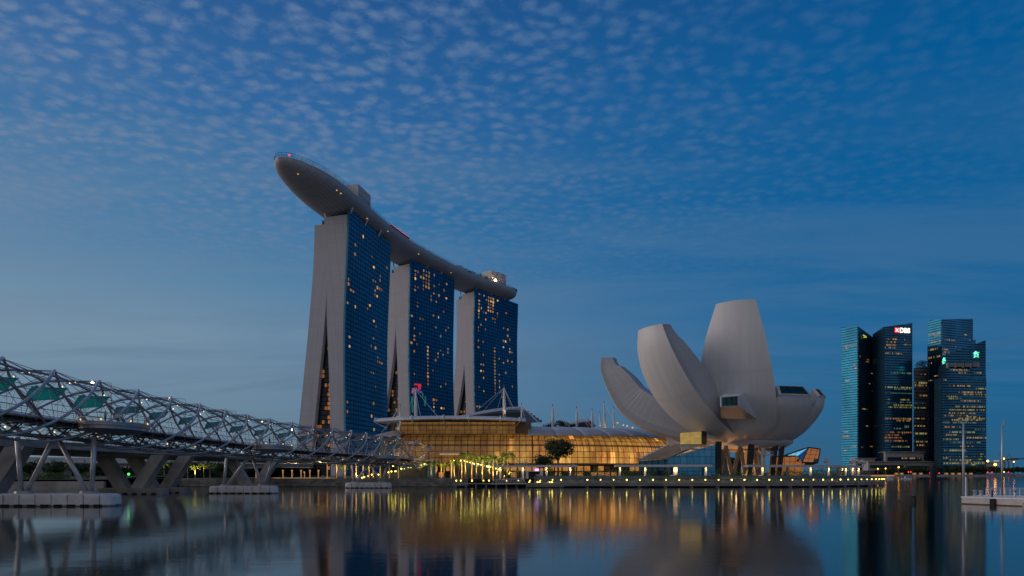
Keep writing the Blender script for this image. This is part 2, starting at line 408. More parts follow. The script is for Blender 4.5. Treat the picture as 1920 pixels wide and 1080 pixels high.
def thing(name, label, cat, loc=(0, 0, 0), group=None):
    o = bpy.data.objects.new(name, None); COL.objects.link(o); o.empty_display_size = .5
    o.location = loc; ORG[o] = Vector(loc); return tag(o, label, cat, group)
KIDS = {}
def dup(root, loc, rz=0., sc=1., label=None, group=None):
    def cp(o, par):
        c = o.copy(); COL.objects.link(c)
        if par is not None: c.parent = par
        for k in [x for x in bpy.data.objects if x.parent == o and x is not c] if o not in KIDS else KIDS[o]: cp(k, c)
        return c
    def reg(o):
        if o not in KIDS:
            KIDS[o] = list(o.children)
            for k in KIDS[o]: reg(k)
    reg(root)
    r = cp(root, None); r.location = loc; r.rotation_euler = (0, 0, rz); r.scale = (sc, sc, sc)
    if label: r['label'] = label
    if group: r['group'] = group
    return r
def lerp(a, b, t): return a + (b - a) * t
def interp(xs, ys, x):
    if x <= xs[0]: return ys[0]
    for i in range(len(xs) - 1):
        if x <= xs[i + 1]: return lerp(ys[i], ys[i + 1], (x - xs[i]) / (xs[i + 1] - xs[i]))
    return ys[-1]
def spline(pts, t):                        # Catmull-Rom through points, t in 0..1
    n = len(pts) - 1; f = min(max(t, 0), 1) * n; i = min(int(f), n - 1); u = f - i
    p0, p1, p2, p3 = pts[max(i - 1, 0)], pts[i], pts[i + 1], pts[min(i + 2, n)]
    return tuple(.5 * (2 * b + (c - a) * u + (2 * a - 5 * b + 4 * c - d) * u * u + (3 * b - a - 3 * c + d) * u ** 3) for a, b, c, d in zip(p0, p1, p2, p3))
# ------------------------------------------------------------------ water and land
def water():
    m, t, b = newmat('still_bay_water'); h = T(t)
    co = h.n('ShaderNodeTexCoord').outputs['Object']
    b.inputs['Base Color'].default_value = (.004, .011, .015, 1)
    b.inputs['IOR'].default_value = 1.45; b.inputs['Specular IOR Level'].default_value = .5
    big = h.noise(h.map(co, (.012, .03, 1)), 1.0, 3)
    h.l(h.mapr(big, .35, .65, .07, .10), b.inputs['Roughness'])
    w = h.m('ADD', h.noise(h.map(co, (.35, 1.1, 1)), 1.0, 3), h.m('MULTIPLY', h.noise(h.map(co, (.05, .16, 1)), 1.0, 2), 2.0))
    bp = h.n('ShaderNodeBump'); bp.inputs['Strength'].default_value = .028; bp.inputs['Distance'].default_value = .25
    h.l(w, bp.inputs['Height']); h.l(bp.outputs[0], b.inputs['Normal'])
    g = MB(); g.add([(-9000, -400, 0), (9000, -400, 0), (9000, 16000, 0), (-9000, 16000, 0)], [[0, 1, 2, 3]])
    return struct(g.build('water', m))
water()
GZ = 3.0
JET = []                                   # front edge of the timber promenade, one point per lamp
x, y, a = XZ(1003, 236), 236.0, 0.0
JET.append((x, y))
for i in range(34):
    if x > 72: a += R(2.75 if a < R(80) else 1.2)
    x += 4.54 * math.cos(a); y += 4.54 * math.sin(a); JET.append((x, y))
def offset(path, k):
    out = []
    for i, p in enumerate(path):
        q0, q1 = path[max(i - 1, 0)], path[min(i + 1, len(path) - 1)]
        tx, ty = q1[0] - q0[0], q1[1] - q0[1]; L = math.hypot(tx, ty)
        out.append((p[0] - ty / L * k, p[1] + tx / L * k))
    return out
shore = offset(JET, 5.5)
land = [(-2500, 330), (-190, 214), (-128, 212), (-122, 252), (-16, 250), (-12, 242)] + shore[1:] + [(shore[-1][0] + 6, 520), (300, 800), (330, 1022), (3000, 1060), (3000, 9000), (-3000, 9000)]
g = MB(); n = len(land)
g.add([(x, y, GZ) for x, y in land] , [list(range(n))])
ground = struct(g.build('ground', 'pave'))
bmt = bmesh.new(); bmt.from_mesh(ground.data); bmesh.ops.triangulate(bmt, faces=bmt.faces); bmesh.ops.recalc_face_normals(bmt, faces=bmt.faces)
for f in bmt.faces:
    if f.normal.z < 0: f.normal_flip()
bmt.to_mesh(ground.data); bmt.free()
# quay walls
def wall_along(path, z0, z1, th, name, mat, label, cat='wall', skip=None):
    m = MB(); back = offset(path, th)
    for i in range(len(path) - 1):
        a, b, c, d = path[i], path[i + 1], back[i + 1], back[i]
        m.hexa([(a[0], a[1], z0), (b[0], b[1], z0), (c[0], c[1], z0), (d[0], d[1], z0)], [(a[0], a[1], z1), (b[0], b[1], z1), (c[0], c[1], z1), (d[0], d[1], z1)])
    return tag(m.build(name, mat, origin=(path[0][0], path[0][1], 0)), label, cat)
wall_along([(-122, 250), (-95, 248.5), (-60, 248), (-16, 248)], -1, 3.12, 1.6, 'quay_wall', 'quay', 'dark stained stone quay wall under the palm promenade')
wall_along([(-330, 216), (-190, 212.6), (-126, 210.6)], -1, 2.4, 1.2, 'river_wall', 'concrete', 'low grey concrete river wall left of the bridge piers')
wall_along(shore, -1, 3.1, .8, 'shore_wall', 'quay', 'shaded retaining wall behind the timber promenade')
wall_along([(330, 1020), (700, 1024), (2800, 1058)], -1, 3.4, 3, 'seawall', 'concrete', 'long pale seawall on the far shore below the trees')

MAT['atrium_dark'] = curtain('dark_atrium_glazing', (.012, .02, .03), (.03, .04, .05), 2.2, 3.4, (.004, .005, .006), .12, .25, .3, .2, (1.0, .34, .06), .84, .22)
# ------------------------------------------------------------------ hotel towers
def make_tower(label, A, B, prof, zt_r, zt_l, wins, cols, order):
    A = Vector((A[0], A[1], 0)); B = Vector((B[0], B[1], 0)); L = (B - A); ln = L.length; L.normalize(); Nn = Vector((-L.y, L.x, 0))
    def w_of(px):
        q = (px - PX0) / FPX; return (q * A.y - A.x) / (Nn.x - q * Nn.y)
    zs, G, Rr, L1, L2 = [], [], [], [], []
    for py, g_, r_, l1, l2 in sorted(prof, key=lambda k: -k[0]):
        zs.append(ZY(py, A.y)); G.append(w_of(g_)); Rr.append(w_of(r_)); L1.append(w_of(l1)); L2.append(w_of(l2))
    zs[0] = min(zs[0], GZ - .5)
    def sm(ys, z):
        return sum(interp(zs, ys, z + k) for k in (-7, -3.5, 0, 3.5, 7)) / 5
    t = thing('hotel_tower', label, 'tower', (A.x, A.y, GZ))
    def leg(name, fa, fb, zt_a, zt_b, mat='white_clad'):
        n = 36; rows, uvs = [], []
        for i in range(n + 1):
            f = i / n; za, zb = lerp(GZ - .4, zt_a, f), lerp(GZ - .4, zt_b, f)
            pa = A + Nn * sm(fa, za); pb = A + Nn * sm(fb, zb)
            c = [(pa, za), (pb, zb)]
            ring = [Vector((pa.x, pa.y, za)), Vector((pa.x + L.x * ln, pa.y + L.y * ln, za)), Vector((pb.x + L.x * ln, pb.y + L.y * ln, zb)), Vector((pb.x, pb.y, zb))]
            rows.append([ring[0], ring[1], ring[2], ring[3], ring[0]])
            w = (pb - pa).length
            uvs.append([(0, za), (ln, za), (ln + w, zb), (2 * ln + w, zb), (2 * ln + 2 * w, za)])
        m = MB(); m.grid(rows, uvs)
        m.add(rows[-1][:4], [[0, 1, 2, 3]]); m.add(rows[0][:4], [[3, 2, 1, 0]])
        return fixn(m.build(name, mat, t))
    leg('front_wing', G, Rr, zt_r, zt_r - 1.0)
    leg('rear_wing', [a + .02 for a in L1], L2, zt_l, zt_l)
    # glass curtain wall a little proud of the front wing, running past its end as a fin
    n = 40; rows, uvs = [], []; out = -.9
    def fac(u, z, o=0.): 
        q = A + L * (u * ln) + Nn * (sm(G, z) + out + o); return Vector((q.x, q.y, z))
    ztop = zt_r + 2.6
    for i in range(n + 1):
        z = lerp(GZ, ztop, i / n)
        a, b = fac(-.012, z), fac(1.012, z); c, d = fac(1.012, z, .88), fac(-.012, z, .88)
        rows.append([a, b, c, d, a]); uvs.append([(0, z), (ln, z), (ln + .9, z), (2 * ln + .9, z), (2 * ln + 1.8, z)])
    m = MB(); m.grid(rows, uvs); m.add(rows[-1][:4], [[0, 1, 2, 3]])
    fixn(m.build('glass_facade', 'glass', t))
    m = MB()
    m.grid([[fac(-.013, lerp(GZ, ztop, i / n), k) for k in (-.35, .95)] + [fac(-.020, lerp(GZ, ztop, i / n), k) for k in (.95, -.35)] + [fac(-.013, lerp(GZ, ztop, i / n), -.35)] for i in range(n + 1)])
    fixn(m.build('glass_fin', 'fin', t))
    # glazed hall between the two wings
    rows, uvs = [], []; rows2, uvs2 = [], []
    for i in range(n + 1):
        z = lerp(GZ, zt_l * .66, i / n); a = sm(Rr, z); b = max(sm(L1, z), a + .02)
        r2, u2 = [], []
        for k in (0, .3, .30001, 1):
            q = A + L * 4.0 + Nn * lerp(a, b, k); r2.append(Vector((q.x, q.y, z))); u2.append((lerp(a, b, k), z))
        rows.append(r2[2:]); uvs.append(u2[2:]); rows2.append(r2[:2]); uvs2.append(u2[:2])
    MB().grid(rows, uvs).build('atrium_glazing', 'atrium_dark', t)
    MB().grid(rows2, uvs2).build('lobby_glazing', 'atrium' if order == 0 else 'atrium_pale', t)
    # roof storey under the deck, raking props
    c = A + L * (ln * .5) + Nn * 12
    m = MB(); q = [A + L * (ln * .07) + Nn * 3, A + L * (ln * .97) + Nn * 3, A + L * (ln * .97) + Nn * 17, A + L * (ln * .07) + Nn * 17]
    m.prism([(p.x, p.y) for p in q], zt_r - 2, zt_r + 3.6)
    fixn(m.build('roof_storey', 'glass', t))
    q = [A + L * (ln * .05) + Nn * 17.2, A + L * (ln * .95) + Nn * 17.2, A + L * (ln * .95) + Nn * 24, A + L * (ln * .05) + Nn * 24]
    fixn(MB().prism([(p.x, p.y) for p in q], zt_l - 1, zt_l + 4.5).build('rear_roof_storey', 'glass', t))
    for (u, w0, w1, z0, z1) in ((0.02, 18.5, 21, zt_l - 1, zt_r + 6), (.03, 1.0, -1.5, zt_r, zt_r + 5.5), (.35, .6, -2.5, zt_r, zt_r + 5.8), (.68, .6, -2.5, zt_r, zt_r + 5.8)):
        p0 = A + L * (u * ln) + Nn * w0; p1 = A + L * (u * ln) + Nn * w1
        MB().tube([(p0.x, p0.y, z0), (p1.x, p1.y, z1)], [.5, .9], 6).build('prop', 'white', t)
    # rooms with the lights on
    def locate(px, py):
        q = (px - PX0) / FPX; u = .5; z = 80.
        for _ in range(8):
            b = A + Nn * (sm(G, z) + out); u = (q * b.y - b.x) / (L.x - q * L.y) / ln
            d = b.y + L.y * u * ln; z = ZY(py, d)
        return u, z
    rr = random.Random(order + 5)
    for (px, py, w, h) in wins:
        u, z = locate(px, py)
        z = round((z - 1.7) / 3.45) * 3.45 + 1.9
        u = (round(u * ln / 4.1 - .5) + .55) * 4.1 / ln
        if not (0.01 < u < .985 and 10 < z < zt_r): continue
        hw = w * .4 / ln; m = MB()
        m.hexa([fac(u - hw, z - h / 2, -.25), fac(u + hw, z - h / 2, -.25), fac(u + hw, z - h / 2, .2), fac(u - hw, z - h / 2, .2)],
               [fac(u - hw, z + h / 2, -.25), fac(u + hw, z + h / 2, -.25), fac(u + hw, z + h / 2, .2), fac(u - hw, z + h / 2, .2)])
        m.build('lit_window', rr.choices(WIN, (2.2, 3, 3))[0], t)
    return t, locate, fac, ln
rw = random.Random(3)
def wl(pts): return [(x, y, rw.choice((1.1, 1.6, 2.4, 2.9)), rw.choice((1.7, 2.3))) for x, y in pts]
def z5(pts): return [(720 + x / 3.175, 460 + y / 3.175) for x, y in pts]
winA = [(663.9, 461), (668, 463.5), (662.8, 480), (667, 481), (695.7, 482.5), (725, 502), (699.6, 502), (714, 519), (697.6, 525), (703, 529.6), (714, 527), (651, 524), (651, 532), (707, 537), (659, 545), (663.6, 547.5), (701.7, 544), (706.7, 541), (712, 543), (717, 544), (701.7, 552), (706, 554.4), (650.5, 565.5), (694.7, 571), (690, 577), (664, 574), (699, 598), (702.8, 614.4), (653.9, 634), (653.3, 650.5), (701.7, 637.8), (697, 651.7), (702, 652), (706, 669.7), (706, 677.5), (710.5, 678), (715.5, 681), (696, 697), (700.5, 697.8), (705, 722.5), (699.4, 758), (652, 756), (652.5, 772.8), (695.5, 780), (678.8, 446), (700, 804)]
winB = z5([(182, 150), (208, 165), (182, 175), (210, 195), (182, 205), (178, 235), (203, 245), (178, 265), (300, 180), (296, 235), (293, 280), (293, 292), (275, 310), (275, 328), (320, 300), (320, 222), (365, 235), (362, 262), (352, 262), (365, 315), (193, 335), (193, 355), (313, 340), (348, 398), (165, 415), (208, 430), (222, 432), (293, 420), (328, 432), (186, 487), (305, 485), (380, 490), (362, 505), (205, 535), (183, 552), (183, 572), (160, 585), (203, 598), (340, 540), (180, 635), (340, 620), (375, 612), (357, 645), (375, 632), (317, 655), (300, 690), (317, 672), (298, 750), (180, 765), (335, 838), (370, 825), (350, 980), (336, 978), (165, 940), (168, 985)] + [(266, 600 + 20 * k) for k in range(12)] + [(302, 915 + 17 * k) for k in range(5)] + [(240 + 12 * (k % 3), 150 + 21 * (k // 3)) for k in range(18)])
winC = z5([(568, 297), (590, 305), (610, 320), (560, 325), (560, 345), (560, 365), (560, 385), (560, 402), (585, 380), (585, 402), (600, 410), (680, 335), (675, 402), (675, 425), (558, 435), (602, 445), (662, 450), (662, 465), (640, 440), (732, 407), (557, 490), (580, 482), (557, 515), (597, 505), (713, 497), (732, 502), (732, 540), (711, 570), (728, 573), (747, 560), (556, 570), (594, 577), (556, 605), (709, 605), (745, 612), (745, 628), (763, 633), (592, 650), (688, 670), (705, 692), (742, 683), (760, 685), (572, 700), (588, 720), (570, 755), (588, 757), (590, 795), (686, 775), (724, 768), (686, 812), (686, 830), (686, 848), (760, 842), (570, 845), (588, 867), (558, 955), (570, 955), (590, 975), (705, 885), (698, 905)] + [(655, 610 + 18 * k) for k in range(16)] + [(622 + 12 * (k % 3), 320 + 18 * (k // 3)) for k in range(15)])
TA = make_tower('nearest hotel tower with white leaning wings and orange lit gap', (-118, 496), (-101, 568),
    [(401, 653.5, 607.6, 607.6, 590.7), (485, 650.4, 610.5, 610.5, 588), (540, 647.8, 612, 612, 584.4), (576, 646.5, 612.2, 610.8, 581.2), (623, 645.4, 613.6, 606.7, 577.5), (707, 645.5, 617.2, 598, 569.2), (790, 646.8, 618.8, 590, 561), (885, 648.5, 620.5, 580, 550)],
    193.5, 187.6, wl(winA), None, 0)
TB = make_tower('middle hotel tower between the other two white towers', (-91.4, 612.6), (-58, 672),
    [(488, 769.5, 738.5, 738.5, 724), (617, 767, 742, 742, 720), (680, 766.8, 745, 735.7, 714), (743, 768, 746.8, 726, 706), (781, 769.8, 748, 720.5, 699), (885, 773, 750, 706, 686)],
    193.5, 187.6, wl(winB), None, 1)
TC = make_tower('farthest hotel tower with splayed left leg, beside open sky', (-38.6, 706), (5.4, 770),
    [(545, 890.5, 866, 866, 855.4), (617, 888.5, 868.5, 868.5, 856.5), (686, 889, 870.5, 870.5, 853.9), (737, 890, 873, 863, 847.6), (781, 891.6, 874.5, 855, 842), (885, 896, 877, 836, 822)],
    193.5, 187.6, wl(winC), None, 2)
# glowing strips stand in for coloured reflections low on the middle tower's glass
def reflection_and_sign_glow():
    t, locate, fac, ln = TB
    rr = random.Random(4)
    mats = [glowing('red_reflection', (1, .04, .06), .45), glowing('pink_reflection', (.9, .35, .6), .22), glowing('teal_reflection', (.05, .6, .5), .13), glowing('violet_reflection', (.4, .25, .8), .18)]
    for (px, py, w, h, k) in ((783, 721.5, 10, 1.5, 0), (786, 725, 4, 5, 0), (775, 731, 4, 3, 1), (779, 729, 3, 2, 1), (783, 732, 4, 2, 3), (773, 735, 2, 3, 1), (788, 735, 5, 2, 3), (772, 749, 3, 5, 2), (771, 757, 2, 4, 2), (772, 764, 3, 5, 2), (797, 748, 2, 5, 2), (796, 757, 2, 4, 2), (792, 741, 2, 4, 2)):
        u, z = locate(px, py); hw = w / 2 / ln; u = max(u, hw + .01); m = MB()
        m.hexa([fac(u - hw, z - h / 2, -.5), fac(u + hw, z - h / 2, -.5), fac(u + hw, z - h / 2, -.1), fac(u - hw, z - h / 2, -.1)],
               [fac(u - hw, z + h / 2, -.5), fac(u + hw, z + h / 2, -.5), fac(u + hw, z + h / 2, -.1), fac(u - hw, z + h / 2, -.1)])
        m.build('reflection_glow_strip', mats[k], t)
reflection_and_sign_glow()

# ------------------------------------------------------------------ the long boat-shaped deck over the towers
def skypark():
    rim = [(-152, 423), (-133, 440), (-127.5, 447), (-120, 466), (-110, 503), (-100, 548), (-84, 600), (-54.4, 664), (-36, 694), (-11.3, 725), (10, 752)]
    cl = [(-147.6, 434), (-145, 443), (-138, 468), (-129.5, 507), (-117, 560), (-101.5, 607), (-77, 660), (-52.5, 704), (-26, 738), (0, 770)]
    NS = 90; pts = [Vector((*spline(cl, i / NS), 0)) for i in range(NS + 1)]
    s = [0.]
    for i in range(NS): s.append(s[-1] + (pts[i + 1] - pts[i]).length)
    Lt = s[-1]
    t = thing('sky_park', 'long grey boat-shaped deck resting across the three hotel towers', 'roof deck', (-101, 607, 195))
    def prof(x):
        a = min(1, x / 66.0); b = min(1, (Lt - x) / 30.0)
        return math.sqrt(max(0, 1 - (1 - a) ** 2.1)) * (max(0, 1 - (1 - b) ** 2.2) ** .55)
    ZT = 206.4; rows, uvs, edge_r, edge_l = [], [], [], []
    frames = []
    # denser stations near the ends
    st = [0.15, .6, 1.3, 2.4, 4, 6, 9, 12] + [12 + (Lt - 24) * k / 70 for k in range(1, 70)] + [Lt - 12, Lt - 8, Lt - 5, Lt - 3, Lt - 1.5, Lt - .6, Lt - .15]
    for x in st:
        i = max(k for k in range(NS + 1) if s[k] <= x); i = min(i, NS - 1); f = (x - s[i]) / (s[i + 1] - s[i])
        c = pts[i].lerp(pts[i + 1], f); tn = (pts[min(i + 2, NS)] - pts[max(i - 1, 0)]).normalized(); nn = Vector((-tn.y, tn.x, 0))
        hw = 19.4 * prof(x); dp = 9.2 * prof(x) ** .8
        ring, ur = [], []
        M = 26
        for k in range(M + 1):
            th = math.pi * k / M
            v = -math.cos(th) * hw; zz = ZT - 1.6 * prof(x) ** .5 - dp * max(0.0, math.sin(th)) ** .85
            ring.append(c + nn * v + Vector((0, 0, zz))); ur.append((x, th / math.pi * 52))
        ring = [c - nn * (hw * .992) + Vector((0, 0, ZT))] + ring + [c + nn * (hw * .992) + Vector((0, 0, ZT))]
        ur = [(x, -2)] + ur + [(x, 54)]
        rows.append(ring); uvs.append(ur); edge_r.append(ring[0]); edge_l.append(ring[-1]); frames.append((c, tn, nn, hw, x))
    m = MB(); m.grid(rows, uvs); m.add(rows[0], [list(range(len(rows[0])))]); m.add(rows[-1], [list(range(len(rows[-1])))[::-1]])
    o = fixn(m.build('hull', 'hull', t)); sharp(o, 50)
    m = MB(); m.grid([[a, b] for a, b in zip(edge_r, edge_l)])
    fixn(m.build('deck_floor', 'deck', t))
    m = MB()
    loop = edge_r + edge_l[::-1] + [edge_r[0]]
    for zz in (.7, 1.4): m.tube([p + Vector((0, 0, zz)) for p in loop], .09, 4)
    for p in loop[::1]: m.tube([p, p + Vector((0, 0, 1.5))], .07, 4)
    m.build('railing', 'dark', t)
    # taller glass screens on the cantilevered end
    m = MB(); ps = edge_r[:24]
    m.tube([p + Vector((0, 0, 2.6)) for p in edge_l[9::-1] + ps], .12, 4)
    for p in (edge_l[9::-1] + ps)[::2]: m.tube([p, p + Vector((0, 0, 2.6))], .1, 4)
    m.build('screen_frame', 'dark', t)
    def at(x, off, z=ZT):
        k = min(range(len(frames)), key=lambda q: abs(frames[q][4] - x)); c, tn, nn, hw, _ = frames[k]
        return c + nn * off + Vector((0, 0, z)), tn, nn
    def core(px, x, off, lx, ly, hgt, label):
        p, tn, nn = at(x, off); th = thing('lift_core', label, 'roof building', p)
        q = [p - tn * lx / 2 - nn * ly / 2, p + tn * lx / 2 - nn * ly / 2, p + tn * lx / 2 + nn * ly / 2, p - tn * lx / 2 + nn * ly / 2]
        fixn(MB().prism([(a.x, a.y) for a in q], ZT, ZT + hgt).build('wall', 'white_clad', th))
        q2 = [p - tn * lx * .8 - nn * ly * .52, p + tn * lx * 1.3 - nn * ly * .52, p + tn * lx * 1.3 - nn * ly * .3, p - tn * lx * .8 - nn * ly * .3]
        fixn(MB().prism([(a.x, a.y) for a in q2], ZT, ZT + 3).build('glass_lobby', 'glass', th))
        return th
    core(0, 94, -9, 22, 10, 14.5, 'pale box-shaped lift core on the deck over the nearest tower')
    core(0, 336, -5, 24, 14, 14.5, 'pale box-shaped lift core near the far end of the deck')
    # red lit band of a bar along the parapet
    m = MB(); m2 = MB(); prev = None
    for k in range(10):
        p, tn, nn = at(134 + 3.4 * k, -17.2); m.box((p.x, p.y, p.z + 2.9), (.5, 2.6, .45), math.atan2(tn.y, tn.x) - math.pi / 2)
        m2.box((p.x + nn.x * 3, p.y + nn.y * 3, p.z + 1.5), (7, 3.3, 2.4), math.atan2(tn.y, tn.x) - math.pi / 2)
    b = thing('roof_bar', 'low dark roof bar with red lit strip along the parapet', 'bar', at(150, -16)[0])
    m.build('light_strip', 'red', b); m2.build('pavilion', 'dark', b)
    # small fittings in the hull
    m = MB()
    for x, th in ((12, .35), (44, .17), (46, .16), (92, .2), (128, .15), (186, .18), (188, .19), (245, .2)):
        k = min(range(len(frames)), key=lambda q: abs(frames[q][4] - x)); j = int(1 + th * 26); q = rows[k][j]
        m.ball((q.x, q.y, q.z - .1), .45, 6, 4)
    m.build('hull_light', glowing('amber_hull_light', (1, .55, .15), .9), t)
    m = MB(); p = edge_r[3]; m.ball((p.x, p.y, p.z + 1.2), .6); m.build('beacon', 'red', t)
    p = edge_r[-4]; MB().ball((p.x, p.y, p.z + 1.0), .6).build('beacon', 'red', t)
    p, tn, nn = at(328, -15.5)
    f = thing('floodlight', 'bright warm floodlight beside the far lift core', 'floodlight', p)
    MB().tube([p, p + Vector((0, 0, 3.2))], .15).build('mast', 'dark', f)
    MB().ball((p.x, p.y, p.z + 3.4), 1.1).build('lamp', glowing('flood_lamp', (1, .62, .22), 40), f)
    return at, frames, ZT, Lt
SKY_AT, SKY_FR, SKY_Z, SKY_L = skypark()
# ------------------------------------------------------------------ lotus museum
MC = Vector((93.0, 265.0, 0))
MUS = thing('lotus_museum', 'pale lotus-shaped museum with upright curved petals on dark columns', 'museum', (MC.x, MC.y, GZ))
def petal(azd, prof, wid, thk, bulge=.16, lift=0., nm='petal', inw=.86):
    """prof: (r,z) outer spine; wid: width along it; thk: thickness along it (metres)"""
    a = R(azd); rad = Vector((math.cos(a), math.sin(a), 0)); tan = Vector((-math.sin(a), math.cos(a), 0)); up = Vector((0, 0, 1))
    n, mm = 30, 12
    outer, inner, uo = [], [], []
    arc = 0.; last = None
    for i in range(n + 1):
        t = i / n; r, z = spline(prof, t); r2, z2 = spline(prof, min(1, t + .01)); r1, z1 = spline(prof, max(0, t - .01))
        d = Vector((r2 - r1, z2 - z1)).normalized(); nr, nz = d.y, -d.x        # outward normal in (r,z)
        w = spline([(k,) for k in wid], t)[0]; th = spline([(k,) for k in thk], t)[0]
        c = MC + rad * r + up * z; nrm = rad * nr + up * nz
        if last is not None: arc += (c - last).length
        last = c
        ro, uu = [], []
        for j in range(mm + 1):
            s = -1 + 2 * j / mm
            ro.append(c + tan * (s * w / 2) - nrm * (bulge * w * s * s)); uu.append((s * w / 2, arc))
        outer.append(ro); uo.append(uu)
        ri = []
        for j in range(mm + 1):
            s = -1 + 2 * j / mm
            ri.append(c + tan * (s * w / 2 * inw) - nrm * (bulge * w * .9 + th + .10 * w * (1 - s * s)) + (rad * d.x + up * d.y) * (lift * max(0, (t - .6) / .4) ** 1.5))
        inner.append(ri)
    o = MB(); o.grid(outer, uo); po = fixn(o.build(nm, 'petal', MUS, smooth=True))
    s_ = MB()
    for e in (0, mm):
        rows = [[outer[i][e], inner[i][e]] for i in range(n + 1)]; uvr = [[(0, i * 2.2), (9, i * 2.2)] for i in range(n + 1)]
        s_.grid(rows, uvr)
    cap = [list(outer[-1]), list(inner[-1])]
    s_.grid(cap, [[(0, 0)] * (mm + 1)] * 2)
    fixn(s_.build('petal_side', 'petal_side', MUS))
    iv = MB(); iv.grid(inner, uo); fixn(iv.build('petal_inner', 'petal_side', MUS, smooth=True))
    return outer, inner, rad, tan
petal(238.6, [(3, 14.6), (12, 15.8), (20.5, 20.5), (26, 29), (28.8, 40), (29.2, 53), (27, 66.2)], [9, 18, 24.8, 27, 25.4, 20.8, 13.8], [4, 8, 10, 9, 7, 5, 3.5], .085)
petal(204.5, [(4, 14.6), (16, 16.2), (28.5, 21.8), (38.5, 30), (45.5, 40), (49.2, 49.5), (50, 57.0)], [9, 17, 22.5, 24, 22.5, 19, 14.6], [4, 7, 9, 10, 9.5, 7.5, 4.6], .15, 0, 'petal', .86)
petal(157, [(5, 14.8), (19, 16.2), (37, 20.6), (50, 28.4), (56.6, 38.8), (59.8, 47.5), (59.6, 53.4)], [9, 15, 16, 13.5, 11, 8.5, 6], [4, 8, 12, 12.5, 11, 8, 4.8], .09, 0, 'petal', 1.0)
petal(130, [(6, 14.8), (22, 15.8), (38, 20), (53.5, 28), (65.5, 37.6), (71.6, 43), (73.5, 46.5)], [9, 15, 18, 17, 13, 9, 6], [4, 7, 8, 7, 5, 4, 2.5], .12)
P4 = petal(284, [(3, 14.6), (10, 15.2), (17, 17.8), (23, 22.8), (26.6, 27.6), (27.8, 31.4)], [9, 14, 16.5, 17.5, 16.5, 13.5], [4, 6, 7, 6.5, 5.5, 4], .14, 2.6)
P5 = petal(316, [(3, 14.6), (10, 15.3), (16.5, 18), (22, 22.6), (26, 28), (27, 32)], [8, 13, 14.5, 12.5, 9.5, 6.5], [4, 6, 6, 5, 4, 3], .12, 2.4)
for azd, k in ((26, .72), (62, .85), (100, .95)):
    petal(azd, [(3, 18), (9, 19.5), (21 * k + 2, 23), (28 * k, 27), (31 * k, 28 * k + 3), (32 * k, 33 * k)], [8, 13, 17, 17, 14, 10], [4, 6, 7, 6, 5, 4], .15)
# bowl underside and roof over the court
m = MB(); m.lathe([(.01, 13.6), (7, 13.7), (12, 14.6), (15, 16.4), (15, 19), (8, 20), (.01, 20)], (MC.x, MC.y, 0), 40)
fixn(m.build('bowl', 'petal', MUS, smooth=True))
# windows in the ends of the two short petals
def tipwin(Pt, mat, inset):
    outer, inner, rad, tan = Pt
    o0, o1, i0, i1 = outer[-1][0], outer[-1][-1], inner[-1][0], inner[-1][-1]
    om, im = outer[-1][6], inner[-1][6]
    c = (o0 + o1 + i0 + i1) / 4; nrm = (o1 - o0).cross(i0 - o0).normalized()
    if nrm.z < 0: nrm = -nrm
    fr = MB(); gl = MB()
    q = [o0, o1, i1, i0]; q = [c + (p - c) * .98 + nrm * .5 for p in q]; qi = [c + (p - c) * inset + nrm * .5 for p in q]; qi2 = [p - nrm * .35 for p in qi]
    fr.grid([q + [q[0]], qi + [qi[0]], qi2 + [qi2[0]]])
    fr.grid([[p - nrm * .8 for p in q] + [q[0] - nrm * .8], q + [q[0]]])
    w = fixn(fr.build('window', 'white', MUS))
    gl.add(qi2, [[0, 1, 2, 3]]); fixn(gl.build('pane', mat, w))
    b = MB()
    for k in (1 / 3, 2 / 3): b.tube([qi2[0].lerp(qi2[1], k) + nrm * .06, qi2[3].lerp(qi2[2], k) + nrm * .06], .09, 4)
    b.build('glazing_bar', 'dark', w)
tipwin(P4, 'museum_glass', .86); tipwin(P5, simple('brown_museum_glass', (.05, .035, .035), .2, .4), .86)
# the boxed window that juts from the tall petal
def bay():
    f = [P(1350.5, 744.5, 224), P(1385.5, 741.5, 226.5), P(1386.5, 762, 226.5), P(1350.5, 763, 224)]     # tl tr br bl
    b = [P(1360, 735, 245), P(1398, 735, 245), P(1420, 786, 242), P(1352, 784.5, 240)]
    c = sum(f, Vector()) / 4
    fi = [c + (p - c) * .86 for p in f]; nr = (f[1] - f[0]).cross(f[3] - f[0]).normalized(); nr = nr if nr.y < 0 else -nr
    body = MB(); body.grid([f + [f[0]], b + [b[0]]]); w = fixn(body.build('bay_window', 'petal', MUS))
    fr = MB(); ff = [p + nr * .25 for p in f]; fi1 = [p + nr * .25 for p in fi]; fi2 = [p - nr * .4 for p in fi]
    fr.grid([f + [f[0]], ff + [ff[0]], fi1 + [fi1[0]], fi2 + [fi2[0]]]); fixn(fr.build('frame', 'white', w))
    g = MB(); g.add(fi2, [[0, 1, 2, 3]]); fixn(g.build('pane', 'museum_glass', w))
    bar = MB()
    for k in (.35, .68): bar.tube([fi2[0].lerp(fi2[1], k) + nr * .1, fi2[3].lerp(fi2[2], k) + nr * .1], .08, 4)
    bar.build('glazing_bar', 'dark', w)
bay()
